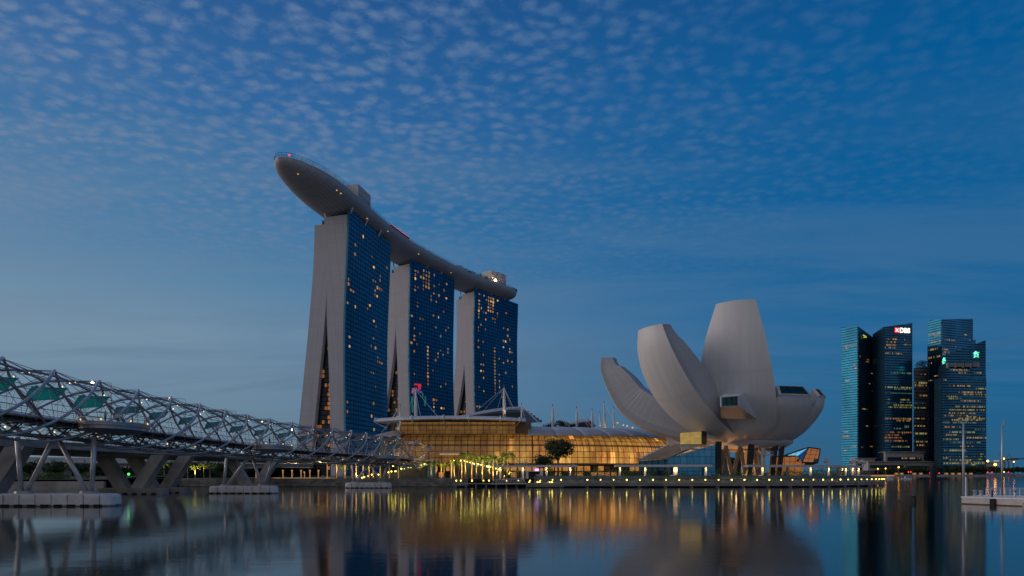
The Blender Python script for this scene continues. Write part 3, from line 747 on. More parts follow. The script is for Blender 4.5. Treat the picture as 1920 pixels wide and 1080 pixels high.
# dark columns, lit lattice legs, core, stair
def col(px0, py0, px1, py1, d, wd, mat='dark', nm='column'):
    a, b = P(px0, py0, d), P(px1, py1, d); a.z = GZ - .1; m = MB()
    h = wd / 2
    m.hexa([(a.x - h, a.y - h, a.z), (a.x + h, a.y - h, a.z), (a.x + h, a.y + h, a.z), (a.x - h, a.y + h, a.z)], [(b.x - h, b.y - h, b.z), (b.x + h, b.y - h, b.z), (b.x + h, b.y + h, b.z), (b.x - h, b.y + h, b.z)])
    return m.build(nm, mat, MUS)
for c_ in ((1345, 884, 1347, 828, 253, 1.9), (1404, 884, 1409, 824, 253, 1.9), (1446, 884, 1454, 824, 254, 1.8), (1459, 884, 1468, 822, 256, 1.5), (1384, 884, 1384, 826, 284, 1.7)):
    col(*c_)
wood = simple('warm_lattice_column', (.42, .30, .2), .6)
for (x0, x1) in ((1373, 1361), (1373, 1388), (1398, 1388), (1421, 1413), (1349, 1340), (1349, 1361)):
    a, b = P(x0, 886, 256), P(x1, 836, 256); a.z = GZ
    MB().tube([a, b], .75, 6).build('lattice_leg', wood, MUS)
m = MB(); m.lathe([(3.6, GZ), (3.6, 14.5)], (MC.x + 2, MC.y + 6, 0), 24); fixn(m.build('core', 'concrete', MUS, smooth=True))
m = MB(); m.lathe([(4, 13.2), (9.5, 13.4), (9.9, 14.2), (8, 14.6)], (MC.x, MC.y, 0), 36); fixn(m.build('ring_beam', wood, MUS))
def stair():
    d = 254; c = P(1433, 868, d)
    st = thing('stair_tower', 'pale zigzag escape stair hanging below the museum bowl', 'stair', (c.x, c.y, GZ))
    z0, z1 = GZ, ZY(811, d)
    MB().box((c.x, c.y + .6, (z0 + z1) / 2), (1.05, 1.05, z1 - z0)).build('shaft', 'white', st)
    for k, (zz, sgn) in enumerate(((ZY(829, d), 1), (ZY(853, d), 1))):
        MB().box((c.x + .6, c.y, zz), (4.6, 3, .35)).build('landing', 'white', st)
        m = MB()
        for q in range(9): m.tube([(c.x - 1.7 + .58 * q, c.y - 1.4, zz), (c.x - 1.7 + .58 * q, c.y - 1.4, zz + 1.2)], .04, 4)
        m.tube([(c.x - 1.8, c.y - 1.4, zz + 1.2), (c.x + 2.9, c.y - 1.4, zz + 1.2)], .06, 4); m.build('handrail', 'white', st)
        m = MB(); b = Vector((c.x - 1.2, c.y - .2, zz)); e = Vector((c.x - 2.6, c.y - .2, zz + 2.2)); f = Vector((c.x + .5, c.y - .2, zz + 4.4))
        for (u, v) in ((b, e), (e, f)):
            m.hexa([u + Vector((0, -.9, -.25)), v + Vector((0, -.9, -.25)), v + Vector((0, .9, -.25)), u + Vector((0, .9, -.25))], [u + Vector((0, -.9, .1)), v + Vector((0, -.9, .1)), v + Vector((0, .9, .1)), u + Vector((0, .9, .1))])
        m.build('stair_flight', 'white', st)
    MB().box((c.x - .8, c.y, z1 + .3), (2.6, 2.2, .7)).build('lit_opening', glowing('stair_light', (1, .6, .12), .7), st)
stair()

# glass entrance pavilion with its sloping roof and the gold-lit cube on top
def pavilion():
    t = thing('entrance_pavilion', 'blue glass entrance pavilion with tan sloping roof below the museum', 'pavilion', P(1290, 884, 249))
    D = 247.
    A = P(1251, 859, D); B = P(1341, 833.5, D - 2); C = P(1341, 884, D - 2); E = P(1256, 884, D)
    C.z = E.z = GZ
    bk = Vector((2, 14, 0))
    m = MB(); q = [E, C, B, A]; u = [(0, 0), (15.5, 0), (15.5, B.z - GZ), (0, A.z - GZ)]
    m.add(q + [p + bk for p in q], [[0, 1, 2, 3], [1, 5, 6, 2], [4, 0, 3, 7], [5, 4, 7, 6], [3, 2, 6, 7]], [u, u, u, u, u])
    fixn(m.build('glass_wall', 'blueglass', t))
    # tan roof falling to the left
    r0, r1, r2, r3 = P(1313, 831.5, D + 2), P(1253, 858.5, D - .6), P(1196, 860.5, D + 4), P(1248, 834, D + 10)
    m = MB(); top = [r1, r0, r3, r2]
    m.add(top + [p - Vector((0, 0, .5)) for p in top], [[0, 1, 2, 3], [7, 6, 5, 4], [0, 4, 5, 1], [1, 5, 6, 2], [2, 6, 7, 3], [3, 7, 4, 0]])
    fixn(m.build('roof', simple('tan_roof', (.20, .165, .13), .6), t))
    m = MB(); 
    for k in range(7):
        a, b = r2.lerp(r3, k / 7 + .02), r2.lerp(r3, k / 7 + .11); ins = (r1 - r2) * .12
        m.add([a + Vector((0, 0, .06)), b + Vector((0, 0, .06)), b + ins + Vector((0, 0, .06)), a + ins + Vector((0, 0, .06))], [[0, 1, 2, 3]])
    fixn(m.build('skylight', 'white', t))
    # glazing under the left eave
    m = MB(); a, b = P(1198, 864, D + 5), P(1252, 861, D + .5); q = [Vector((a.x, a.y, GZ)), Vector((b.x, b.y, GZ)), b, a]
    m.add(q, [[0, 1, 2, 3]], [[(0, 0), (10, 0), (10, 4), (0, 4)]]); fixn(m.build('glass_screen', 'office_black', t))
    # triangular concrete wedge
    q0, q1, q2, q3 = P(1250, 818, D + 14), P(1276, 830, D + 8), P(1258, 845, D + 5), P(1251, 838, D + 12)
    m = MB(); b2 = Vector((3, 9, 0)); m.add([q0, q1, q2, q3] + [p + b2 for p in (q0, q1, q2, q3)], [[0, 1, 2, 3], [7, 6, 5, 4], [0, 4, 5, 1], [1, 5, 6, 2], [2, 6, 7, 3], [3, 7, 4, 0]])
    fixn(m.build('roof_wedge', 'concrete', t))
    # pale band of roof under the cube
    q = [P(1275, 833, D + 1.5), P(1316, 831, D + 1.5), P(1316, 836, D - .5), P(1279, 845.5, D - .5)]
    m = MB(); m.add(q + [p + Vector((0, .8, 0)) for p in q], [[0, 1, 2, 3], [0, 4, 5, 1], [3, 7, 4, 0], [1, 5, 6, 2]]); fixn(m.build('roof_band', 'concrete', t))
    g = MB(); a, b = P(1275, 833, 248), P(1315.5, 833, 246.5); zt0, zt1 = ZY(812, 248), ZY(809, 246.5)
    c = b + Vector((3.2, 6, 0)); e = a + Vector((3.2, 6, 0))
    g.prism([(a.x, a.y), (b.x, b.y), (c.x, c.y), (e.x, e.y)], a.z, [zt0, zt1, zt1, zt0])
    m, tt, bb = newmat('gold_lit_panel'); h = T(tt); uv = h.n('ShaderNodeTexCoord').outputs['UV']; s = h.n('ShaderNodeSeparateXYZ'); h.l(uv, s.inputs[0])
    j = h.m('MAXIMUM', h.m('LESS_THAN', h.m('FRACT', h.m('DIVIDE', s.outputs[0], 3.5)), .03), h.m('LESS_THAN', h.m('FRACT', h.m('DIVIDE', s.outputs[1], 1.25)), .05))
    nv = h.noise(uv, .5, 3)
    bb.inputs['Base Color'].default_value = (.3, .22, .1, 1); bb.inputs['Emission Color'].default_value = (1, .66, .16, 1)
    h.l(h.m('MULTIPLY', h.m('SUBTRACT', 1, h.m('MULTIPLY', j, .7)), h.mapr(nv, .3, .7, .2, .38)), bb.inputs['Emission Strength'])
    fixn(g.build('gold_cube', m, t))
    MB().prism([(b.x + .2, b.y - .3), (b.x + 3.6, b.y + 6), (b.x + 3.3, b.y + 6.2), (b.x - .1, b.y - .1)], b.z, zt1 + .3).build('cube_frame', 'dark', t)
pavilion()

# faceted crystal pavilion on the water beyond
def crystal():
    D = 300.
    t = thing('crystal_pavilion', 'faceted crystal glass pavilion glowing orange beyond the pergola', 'pavilion', P(1490, 884, D))
    org = curtain('orange_lit_glass', (.12, .06, .03), (.2, .1, .05), 2.4, 1.7, (.02, .012, .01), .07, .07, .2, .2, (1, .34, .09), .12, .26)
    def face(m, pts, uv): m.add(pts, [list(range(len(pts)))], [uv])
    m = MB()
    a, b, c, d = P(1449, 856.5, D), P(1493, 855, D), P(1510, 866, D - 3), P(1490, 884, D); e = P(1449, 884, D)
    d.z = e.z = GZ; b2 = P(1500, 884, D - 3); b2.z = GZ
    face(m, [e, d, b, a], [(0, 0), (10, 0), (10, 7), (0, 7)]); face(m, [d, b2, c, b], [(10, 0), (13, 0), (13, 5), (10, 7)])
    m.add([a, b, c, a + Vector((6, 14, -1)), e + Vector((6, 14, 0)), b2 + Vector((4, 14, 0)), c + Vector((4, 14, 0))], [[0, 1, 2, 6, 3], [4, 5, 6, 3]])
    fixn(m.build('lower_crystal', org, t))
    m = MB(); p = [P(1516, 839, D - 4), P(1538, 842, D - 2), P(1533, 868, D - 4), P(1504, 867, D - 6)]
    face(m, [p[3], p[2], p[1], p[0]], [(0, 0), (7, 0), (6, 6), (1, 6)]); bk = Vector((3, 12, -1)); m.add([q + Vector((0, .02, 0)) for q in p] + [q + bk for q in p], [[0, 1, 5, 4], [1, 2, 6, 5], [2, 3, 7, 6], [4, 5, 6, 7]])
    fixn(m.build('upper_crystal', org, t))
    m = MB(); w = [P(1474, 853.5, D + 4), P(1516, 839, D - 4.2), P(1504, 866.5, D - 6.2), P(1494, 856, D - .5)]
    face(m, w, [(0, 0), (10, 3), (8, 9), (4, 5)]); m.add([q + Vector((0, 4, 0)) for q in w] , [[3, 2, 1, 0]]); fixn(m.build('blue_facet', 'blueglass', t))
    fr = MB()
    for u, v in ((p[0], p[1]), (p[1], p[2]), (p[2], p[3]), (p[3], p[0]), (a, b), (b, c), (w[0], w[1])): fr.tube([u, v], .28, 4)
    fr.build('edge_frame', 'dark', t)
    pier = MB(); pier.box((P(1490, 884, D).x, D + 4, 1.5), (34, 26, 3.2)); pier.build('plinth', 'concrete', t)
crystal()
# ------------------------------------------------------------------ helix footbridge
AX = [(-66.5, 66, 15.0), (-67.9, 82, 14.9), (-68.3, 102, 14.7), (-67.4, 120, 14.45), (-66.0, 142, 14.1), (-63.6, 166, 13.6), (-58.0, 190, 13.2), (-52.4, 208, 13.0), (-47.7, 226, 12.8), (-40.5, 243, 12.3), (-30.0, 262, 11.3)]
def helix():
    n = 400; pts = [Vector(spline(AX, i / n)) for i in range(n + 1)]
    s = [0.]
    for i in range(n): s.append(s[-1] + (pts[i + 1] - pts[i]).length)
    L = s[-1]
    def fr(x):
        x = min(max(x, 0), L - 1e-4); i = 0; lo, hi = 0, n
        while hi - lo > 1:
            mid = (lo + hi) // 2
            if s[mid] <= x: lo = mid
            else: hi = mid
        f = (x - s[lo]) / (s[hi] - s[lo]); p = pts[lo].lerp(pts[hi], f)
        tn = (pts[min(hi + 3, n)] - pts[max(lo - 3, 0)]).normalized(); rt = Vector((tn.y, -tn.x, 0)).normalized(); up = rt.cross(tn).normalized()
        return p, tn, rt, up
    s102 = min(range(n + 1), key=lambda i: abs(pts[i].y - 102)); S0 = s[s102]
    PITCH, NT, RO, RI = 52.0, 5, 5.35, 4.55
    def onO(x, th, r=RO):
        p, tn, rt, up = fr(x); return p + rt * (r * math.cos(th)) + up * (r * math.sin(th))
    t = thing('helix_footbridge', 'steel double-helix footbridge curving from the left edge to the shore', 'footbridge', (-68, 102, 0))
    Lend = L - 6
    # outer tubes rise on the near side as they run away from us; inner ones turn the other way
    for k in range(NT):
        q = []
        x = 0.
        while x <= Lend:
            q.append(onO(x, math.pi / 2 + 2 * math.pi * ((x - S0) / PITCH - k / NT))); x += 1.3
        MB().tube(q, .215, 7).build('outer_helix_tube', 'steel', t, smooth=True)
    for k in range(NT):
        q = []; x = 0.
        while x <= Lend:
            q.append(onO(x, math.pi / 2 - 2 * math.pi * ((x - S0) / PITCH - (k + .5) / NT), RI)); x += 1.3
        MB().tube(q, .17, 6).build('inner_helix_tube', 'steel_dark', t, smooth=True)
    step = PITCH / NT
    m = MB(); m2 = MB()
    for k in range(-14, 14):
        for j in range(12):
            th = math.pi / 2 + math.pi / 6 * j; x = S0 + k * step + PITCH * (j / 12)
            if x > S0 + k * step + PITCH or not (0 < x < Lend): continue
            if j >= 12: continue
            a = onO(x, th)
            x2 = x + step - PITCH * (1 / 8); th2 = th - math.pi / 4
            if 0 < x2 < Lend: m.tube([a, onO(x2, th2)], .045, 4, False)
            x3 = x + step - PITCH * (2 / 12); th3 = th - math.pi / 3
            if 0 < x3 < Lend: m.tube([a, onO(x3, th3)], .045, 4, False)
            x5 = x + step - PITCH / 4; th5 = th - math.pi / 2
            if j % 2 == 0 and 0 < x5 < Lend: m.tube([a, onO(x5, th5)], .04, 4, False)
            for dd in (-2.6, 2.6):
                th4 = th + (dd / PITCH) * 2 * math.pi * -1.0
                if 0 < x + dd < Lend: m2.tube([a, onO(x + dd, th4, RI)], .045, 4, False)
            m2.tube([onO(max(0, x - 4.3), th + math.pi / 12, RI), onO(min(Lend, x + 4.3), th + math.pi / 12, RI)], .05, 4, False)
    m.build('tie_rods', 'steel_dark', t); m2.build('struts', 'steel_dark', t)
    # walkway
    DZ = -2.15
    m = MB(); rows = []; x = 0.
    edge = {1: [], -1: []}
    while x <= L:
        p, tn, rt, up = fr(x); rows.append([p + rt * w + Vector((0, 0, z + DZ)) for w, z in ((-3.1, 0), (3.1, 0), (3.1, -.35), (1.5, -.6), (-1.5, -.6), (-3.1, -.35), (-3.1, 0))])
        for sg in (1, -1): edge[sg].append(p + rt * (sg * 3.35) + Vector((0, 0, DZ - .12)))
        x += 2.2
    m.grid(rows); fixn(m.build('walkway', 'dark', t))
    for sg in (1, -1): MB().tube(edge[sg], .22, 6).build('edge_tube', 'steel', t, smooth=True)
    for sg in (1, -1):
        e = [q + Vector((0, 0, 1.25)) for q in edge[sg]]; m = MB(); m.tube(e, .06, 4)
        for i, q in enumerate(edge[sg]): m.tube([q, q + Vector((0, 0, 1.25))], .045, 4)
        for zz in (.35, .65, .95): m.tube([q + Vector((0, 0, zz)) for q in edge[sg]], .022, 3)
        m.build('railing', 'steel_dark', t)
    m = MB(); x = 1.
    while x < Lend:
        p, tn, rt, up = fr(x); z = Vector((0, 0, DZ - .5))
        m.tube([p + rt * -4.3 + z * 1.0, p + rt * 4.3 + z], .13, 4)
        m.tube([p + rt * 3.6 + z, p + rt * 1.2 - up * 4.5], .09, 4); m.tube([p - rt * 3.6 + z, p - rt * 1.2 - up * 4.5], .09, 4)
        m.tube([p + rt * 1.2 - up * 4.5, p - rt * 1.2 - up * 4.5], .09, 4)
        x += 3.47
    m.build('floor_beams', 'dark', t)
    for off in (-1.3, 1.3):
        q = []; x = 0.
        while x < Lend:
            p, tn, rt, up = fr(x); q.append(p + rt * off - up * 4.55); x += 3
        MB().tube(q, .16, 5).build('keel_tube', 'steel_dark', t)
    # teal glass and mesh canopy leaves over the walkway
    rr = random.Random(2); x = 4.
    while x < Lend - 12:
        ln = 6.6 if x < 60 else 5.0
        for (a0, a1, mt) in ((134, 169, 'teal'),) if x < 52 else ((146, 168, 'teal_pale'),):
            g = MB(); rows = []
            for i in range(6):
                q = []
                for j in range(6):
                    th = R(lerp(a0, a1, j / 5) - 16 * (i / 5)); q.append(onO(x + ln * i / 5, th, RI - .45))
                rows.append(q)
            g.grid(rows); o = g.build('canopy_leaf', mt, t, smooth=True)
            so = o.modifiers.new('th', 'SOLIDIFY'); so.thickness = .06
        x += 10.4
    # viewing pods
    for (px, d, off) in ((240, 106.5, 8.2), (531, 164.5, 8.4), (737, 228, 8.6), (-150, 77, 8.0)):
        k = min(range(n + 1), key=lambda i: abs(XZ(px, pts[i].y) - off - pts[i].x) + abs(pts[i].y - d) * .2)
        p, tn, rt, up = fr(s[k]); c = p + rt * 6.4 + Vector((0, 0, DZ + .02))
        ring = [c + tn * (6.2 * math.cos(a)) + rt * (4.2 * math.sin(a)) for a in [2 * math.pi * q / 36 for q in range(36)]]
        ring2 = [c + (q - c) * .97 for q in ring]; ring3 = [c + (q - c) * .55 - Vector((0, 0, 1.5)) for q in ring]
        g = MB(); z = Vector((0, 0, 1))
        g.grid([ring2, ring, [q - z * .55 for q in ring], [q - z * .6 for q in ring2], [q - z * 1.05 for q in ring2], ring3], close=True)
        g.add(ring2, [list(range(36))]); g.add(ring3, [list(range(36))[::-1]])
        pod = fixn(g.build('viewing_pod', 'steel_dark', t))
        lp = ring + [ring[0]]; r_ = MB(); r_.tube([q + z * 1.2 for q in lp], .055, 4); r_.tube([q + z * .6 for q in lp], .025, 3)
        for q in ring[::2]: r_.tube([q, q + z * 1.2], .045, 4)
        r_.build('balustrade', 'steel', pod)
        b = MB()
        for a in (-.8, 0, .8): b.tube([c + tn * (4.6 * a) + rt * 1.5 - z * .7, p + tn * (1.5 * a) + rt * 1.2 - up * 4.5], .13, 5)
        b.tube([c + tn * -4 + rt * -1 - z * .8, p + tn * 3 - up * 4.5], .12, 5); b.tube([c + tn * 4 + rt * -1 - z * .8, p - tn * 3 - up * 4.5], .12, 5)
        b.build('bracket', 'steel_dark', pod)
        l_ = MB()
        for q in ring[1::5]: l_.ball(c.lerp(q, .95) + z * .25, .13, 5, 4)
        l_.build('floor_lights', glowing('pod_light', (1, .72, .2), 1.6), pod)
    # piers: two pairs of raking legs on a pale cap
    for (px, d, hw, wl_) in ((106, 102, 4.85, 9.0), (458, 166, 4.55, 8.0), (691, 227, 4.45, 7.5)):
        cx = XZ(px, d); k = min(range(n + 1), key=lambda i: abs(pts[i].y - d)); p, tn, rt, up = fr(s[k]); bz = p.z - 4.5
        pr = MB(); rows = []
        prof = [(0, -1.5), (1., -1.5), (1., 1.25), (.985, 1.6), (.95, 1.8), (.0, 1.85)]
        ring = []
        for a in range(48):
            an = 2 * math.pi * a / 48; ca, sa = math.cos(an), math.sin(an)
            ring.append((wl_ * (abs(ca) ** .35) * (1 if ca >= 0 else -1), 2.6 * (abs(sa) ** .45) * (1 if sa >= 0 else -1)))
        for (f, zz) in prof: rows.append([(cx + x_ * f if f else cx, d + y_ * f if f else d, zz) for x_, y_ in ring])
        pr.grid(rows, close=True); cap = fixn(pr.build('pile_cap', 'cap', t)); sharp(cap, 40)
        fd = MB()
        for q in range(-4, 5):
            fd.box((cx + q * wl_ * .215, d - 2.62, .16), (wl_ * .13, .16, .28))
        fd.build('fender', 'rubber', cap)
        jt = MB()
        for q in range(-3, 4): jt.box((cx + (q + .4) * wl_ * .26, d - 2.59, .9), (.06, .06, 1.5))
        jt.build('joints', 'dark', cap)
        for sg in (-1, 1):
            MB().lathe([(1.25, 1.8), (1.25, 2.15), (1.1, 2.25), (.01, 2.25)], (cx + sg * hw, d, 0), 14).build('pedestal', 'steel_dark', cap)
            for tx in (sg * 6.6, sg * .35):
                o_ = MB().tube([(cx + sg * (hw + (.4 if abs(tx) > 1 else -.4)), d, 2.1), (p.x + tx * .88, d + .2, bz + (0.1 if abs(tx) > 1 else -.1))], [.34, .36], 10).build('leg', 'steel', cap, smooth=True)
    # little lamps strung along the tubes
    lm = MB()
    for k in range(60):
        x = 3 + k * 3.3
        if x < Lend - 2:
            lm.ball(onO(x, R(38 + 20 * (k % 3)), RI - .3), .10, 5, 4)
            if k % 3 == 0: lm.ball(onO(x, R(-60), RI), .12, 5, 4)
    o = lm.build('tube_lights', glowing('tube_light', (1, .66, .3), 2.2), t)
    return fr, s, pts, L
HFR, HS, HPT, HL = helix()

# ------------------------------------------------------------------ people on the footbridge
def person_mesh(shirt, trousers, pose=0):
    """standing figure about 1.7 m tall; pose moves the arms and legs"""
    v = [(0, 0, .92), (0, 0, 1.15), (0, 0, 1.38), (0, 0, 1.50), (0, -.01, 1.60), (0, -.01, 1.70),
         (.19, 0, 1.40), (.24, -.02, 1.12), (.22, -.12 if pose else .02, .86),
         (-.19, 0, 1.40), (-.24, -.02, 1.12), (-.22, -.22 if pose == 2 else .03, .88 if pose != 2 else 1.2),
         (.10, 0, .86), (.11, -.02, .48), (.11, .10 if pose == 1 else .02, .06), (.11, -.12, .03),
         (-.10, 0, .86), (-.11, -.02, .48), (-.11, -.12 if pose == 1 else .02, .06), (-.11, -.26 if pose == 1 else -.12, .03)]
    e = [(0, 1), (1, 2), (2, 3), (3, 4), (4, 5), (2, 6), (6, 7), (7, 8), (2, 9), (9, 10), (10, 11), (0, 12), (12, 13), (13, 14), (14, 15), (0, 16), (16, 17), (17, 18), (18, 19)]
    r = [.15, .15, .16, .06, .10, .085, .065, .05, .04, .065, .05, .04, .095, .065, .045, .04, .095, .065, .045, .04]
    me = bpy.data.meshes.new('person'); me.from_pydata(v, e, [])
    o = bpy.data.objects.new('person', me); COL.objects.link(o)
    o.modifiers.new('skin', 'SKIN'); 
    for i, sv_ in enumerate(me.skin_vertices[0].data): sv_.radius = (r[i], r[i] * (.75 if i in (0, 1, 2) else 1)); sv_.use_root = (i == 0)
    o.modifiers.new('sub', 'SUBSURF').levels = 1
    m, t, b = newmat('clothed_figure'); h = T(t)
    s_ = h.n('ShaderNodeSeparateXYZ'); h.l(h.n('ShaderNodeTexCoord').outputs['Object'], s_.inputs[0])
    c = h.mix(h.m('GREATER_THAN', s_.outputs[2], .95), trousers, shirt)
    c = h.mix(h.m('GREATER_THAN', s_.outputs[2], 1.49), c, (.36, .22, .16)); c = h.mix(h.m('GREATER_THAN', s_.outputs[2], 1.66), c, (.02, .015, .012))
    h.l(c, b.inputs['Base Color']); b.inputs['Roughness'].default_value = .8
    me.materials.append(m)
    return o
FIG = [(('dark shirt', 'standing'), (.03, .03, .04), (.03, .035, .06), 0), (('pale shirt', 'walking'), (.5, .48, .45), (.04, .05, .09), 1), (('red shirt', 'standing'), (.4, .05, .05), (.05, .05, .05), 0), (('white shirt', 'raising an arm'), (.6, .6, .58), (.1, .09, .08), 2)]
def people():
    spots = [(205, 103, 8.6, 1.4, 1, 'at the near end of the nearest viewing pod'), (232, 106, 9.0, .4, 3, 'in the middle of the nearest viewing pod'), (262, 110, 8.4, 2.2, 0, 'by the rail of the nearest viewing pod'), (286, 113, 8.0, 3.0, 2, 'at the far end of the nearest viewing pod'),
             (515, 161, 8.5, 1.1, 0, 'on the left part of the second viewing pod'), (545, 167, 8.6, 2.0, 1, 'on the right part of the second viewing pod')]
    for px, d, off, rz, k, where in spots:
        i = min(range(len(HPT)), key=lambda q: abs(HPT[q].y - d)); p, tn, rt, up = HFR(HS[i])
        x = XZ(px, d)
        (sh, act), c1_, c2_, pose = FIG[k]
        o = person_mesh(c1_, c2_, pose); o.location = (p.x + 7.2 + .4 * math.sin(px), d, p.z - 2.13); o.rotation_euler = (0, 0, rz)
        tag(o, '%s person in %s %s' % (act, sh, where), 'person')
people()
def walkers():
    for (px, d, k, rz, where) in ((1331, 240, 1, .3, 'by the blue pavilion entrance, leftmost'), (1337, 241, 0, 1.2, 'by the blue pavilion entrance, second from left'), (1343, 240, 2, 2.6, 'beside the dark museum column'), (1349, 242, 3, .9, 'just right of the dark museum column'), (1004, 240.6, 0, 1.5, 'in front of the white kiosk'), (1118, 240.8, 1, .2, 'between the first two pergolas'), (1420, 243, 2, .4, 'under the left end of the right pergola')):
        (sh, act), c1_, c2_, pose = FIG[k]; o = person_mesh(c1_, c2_, pose); o.location = (XZ(px, d), d, 3.0); o.rotation_euler = (0, 0, rz); tag(o, '%s person in %s %s' % (act, sh, where), 'person')
walkers()

# ------------------------------------------------------------------ concrete road bridge behind it
def road_bridge():
    t = thing('road_bridge', 'grey concrete road bridge on broad V piers behind the footbridge', 'road bridge', (-92, 165, 0))
    path = [(-84, 40), (-86, 90), (-86, 150), (-84, 205), (-78, 244), (-66, 275), (-46, 300)]
    rows, rows2, rail = [], [], {1: [], -1: []}
    n = 60
    for i in range(n + 1):
        x, y = spline(path, i / n); x2, y2 = spline(path, min(1, i / n + .01)); x1, y1 = spline(path, max(0, i / n - .01))
        tn = Vector((x2 - x1, y2 - y1, 0)).normalized(); rt = Vector((tn.y, -tn.x, 0)); p = Vector((x, y, 0))
        rows.append([p + rt * w + Vector((0, 0, z)) for w, z in ((0, 10.9), (0, 9.5), (-1.5, 9.3), (-5, 8.9), (-21, 8.9), (-25, 9.3), (-26.5, 9.6), (-26.5, 10.9), (0, 10.9))])
        rail[1].append(p + Vector((0, 0, 11.9))); rail[-1].append(p - rt * 26.5 + Vector((0, 0, 11.9)))
    fixn(MB().grid(rows).build('deck', 'concrete_dark', t))
    for sg in (1, -1):
        m = MB(); m.tube(rail[sg], .1, 4)
        for q in rail[sg]: m.tube([q - Vector((0, 0, 1)), q], .06, 4)
        m.build('railing', 'mid', t)
    for (px, d, w) in ((247, 162, 8.2), (300, 172, 7.0), (474, 213, 7.6), (-40, 112, 8.0)):
        cx = XZ(px, d); rows = []; ring = []
        for a in range(40):
            an = 2 * math.pi * a / 40; ca, sa = math.cos(an), math.sin(an); ring.append((w * (abs(ca) ** .35) * (1 if ca >= 0 else -1), 2.8 * (abs(sa) ** .45) * (1 if sa >= 0 else -1)))
        for f, z in ((1, -1.5), (1, 1.0), (.98, 1.35), (0, 1.4)): rows.append([(cx + x * f, d + y * f, z) for x, y in ring])
        cap = fixn(MB().grid(rows, close=True).build('pile_cap', 'concrete', t)); sharp(cap, 40)
        fd = MB()
        for q in range(-3, 4): fd.box((cx + q * w * .27, d - 2.84, .16), (w * .13, .16, .28))
        fd.build('fender', 'rubber', cap)
        for sg in (-1, 1):
            m = MB(); b0, b1 = cx + sg * .4 + (0 if sg > 0 else -2.9), cx + sg * .4 + (2.9 if sg > 0 else 0)
            t0 = cx + sg * 5.2 + (0 if sg > 0 else -3.2); t1 = cx + sg * 5.2 + (3.2 if sg > 0 else 0)
            m.hexa([(b0, d - 1.6, 1.2), (b1, d - 1.6, 1.2), (b1, d + 1.6, 1.2), (b0, d + 1.6, 1.2)], [(t0, d - 1.3, 9.2), (t1, d - 1.3, 9.2), (t1, d + 1.3, 9.2), (t0, d + 1.3, 9.2)])
            m.build('pier_arm', 'concrete_dark', cap)
    return path
RBP = road_bridge()
def navlight():
    p = P(241.5, 889, 158.6); t = thing('navigation_light', 'bright green navigation light on the V pier', 'light', p)
    MB().box((p.x, p.y + .35, p.z), (.5, .5, .7)).build('housing', 'dark', t)
    MB().ball((p.x, p.y - .05, p.z), .3).build('lens', 'green', t)
navlight()
def street_lamp(px, d, top, base, lab, arm=3.6):
    p = P(px, 800, d); t = thing('street_lamp', lab, 'street lamp', (p.x, p.y, base), 'street lamps on the road bridge')
    MB().tube([(p.x, p.y, base), (p.x, p.y, top)], [.16, .09], 6).build('pole', 'mid', t)
    MB().tube([(p.x, p.y, top - .05), (p.x - arm, p.y, top + .25)], .06, 5).build('arm', 'mid', t)
    hd = MB().box((p.x - arm - .3, p.y, top + .28), (.9, .35, .16)).build('lamp_head', 'mid', t)
    MB().ball((p.x - arm - .3, p.y, top + .1), .34, 8, 5).build('lamp', 'whiteglow', hd)
for px, d, y, lab in ((208, 145, 718, 'road lamp lit above the nearest viewing pod'), (347, 177, 748, 'lit road lamp above the middle of the helix span'), (442, 210, 771, 'lit road lamp above the second footbridge pier'), (512, 243, 790, 'lit road lamp just left of the second viewing pod'), (566, 275, 806, 'lit road lamp in front of the nearest white tower')):
    street_lamp(px, d, ZY(y, d), 10.9 if d < 270 else 10.9, lab)

# ------------------------------------------------------------------ farther viaduct on the left
def viaduct():
    t = thing('viaduct', 'distant grey viaduct with ribbed pale fascia under the bridges', 'viaduct', (-190, 250, 0))
    rows = []; A_, B_ = Vector((-330, 236, 0)), Vector((-96, 330, 0)); D_ = (B_ - A_).normalized(); Nn = Vector((-D_.y, D_.x, 0))
    for i in range(30):
        p = A_ + (B_ - A_) * (i / 29); rows.append([p + Nn * w + Vector((0, 0, z)) for w, z in ((0, 11.7), (0, 9.3), (1.6, 9.1), (2.6, 8.0), (20, 8.0), (22, 11.7), (0, 11.7))])
    fixn(MB().grid(rows).build('deck', 'fascia', t))
    m = MB()
    for i in range(46):
        p = A_ + (B_ - A_) * (i / 45) - Nn * .12; m.box((p.x, p.y, 10.1), (.35, .3, 2.0), math.atan2(D_.y, D_.x))
    m.build('fascia_ribs', 'concrete', t)
    for px, d in ((33, 252), (80, 262), (127, 272), (168, 282)):
        x = XZ(px, d); MB().box((x, d, 5.5), (1.9, 1.9, 5.6)).build('column', 'concrete', t)
viaduct()

def wood(px0, px1, d0, d1, h, n, label):
    m = MB(); rr = random.Random(n)
    for k in range(n):
        f = k / (n - 1); px, d = lerp(px0, px1, f), lerp(d0, d1, f) + rr.uniform(-5, 5); hh = h * rr.uniform(.65, 1.15); x = XZ(px, d)
        for _ in range(110):
            q = Vector((rr.gauss(0, 2.6), rr.gauss(0, 2.0), abs(rr.gauss(0, .45)) * hh)); a = Vector((rr.uniform(-1, 1), rr.uniform(-1, 1), rr.uniform(-1, 1))).normalized(); b = a.orthogonal().normalized(); p = Vector((x, d, GZ)) + q; s_ = rr.uniform(.4, .9)
            m.add([p - a * s_, p - b * s_ * .5, p + a * s_, p + b * s_ * .5], [[0, 1, 2, 3]])
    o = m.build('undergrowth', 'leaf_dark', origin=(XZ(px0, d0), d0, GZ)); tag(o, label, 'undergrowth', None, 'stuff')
wood(-60, 330, 300, 325, 6.5, 60, 'dense dark undergrowth along the left bank behind the viaduct columns')
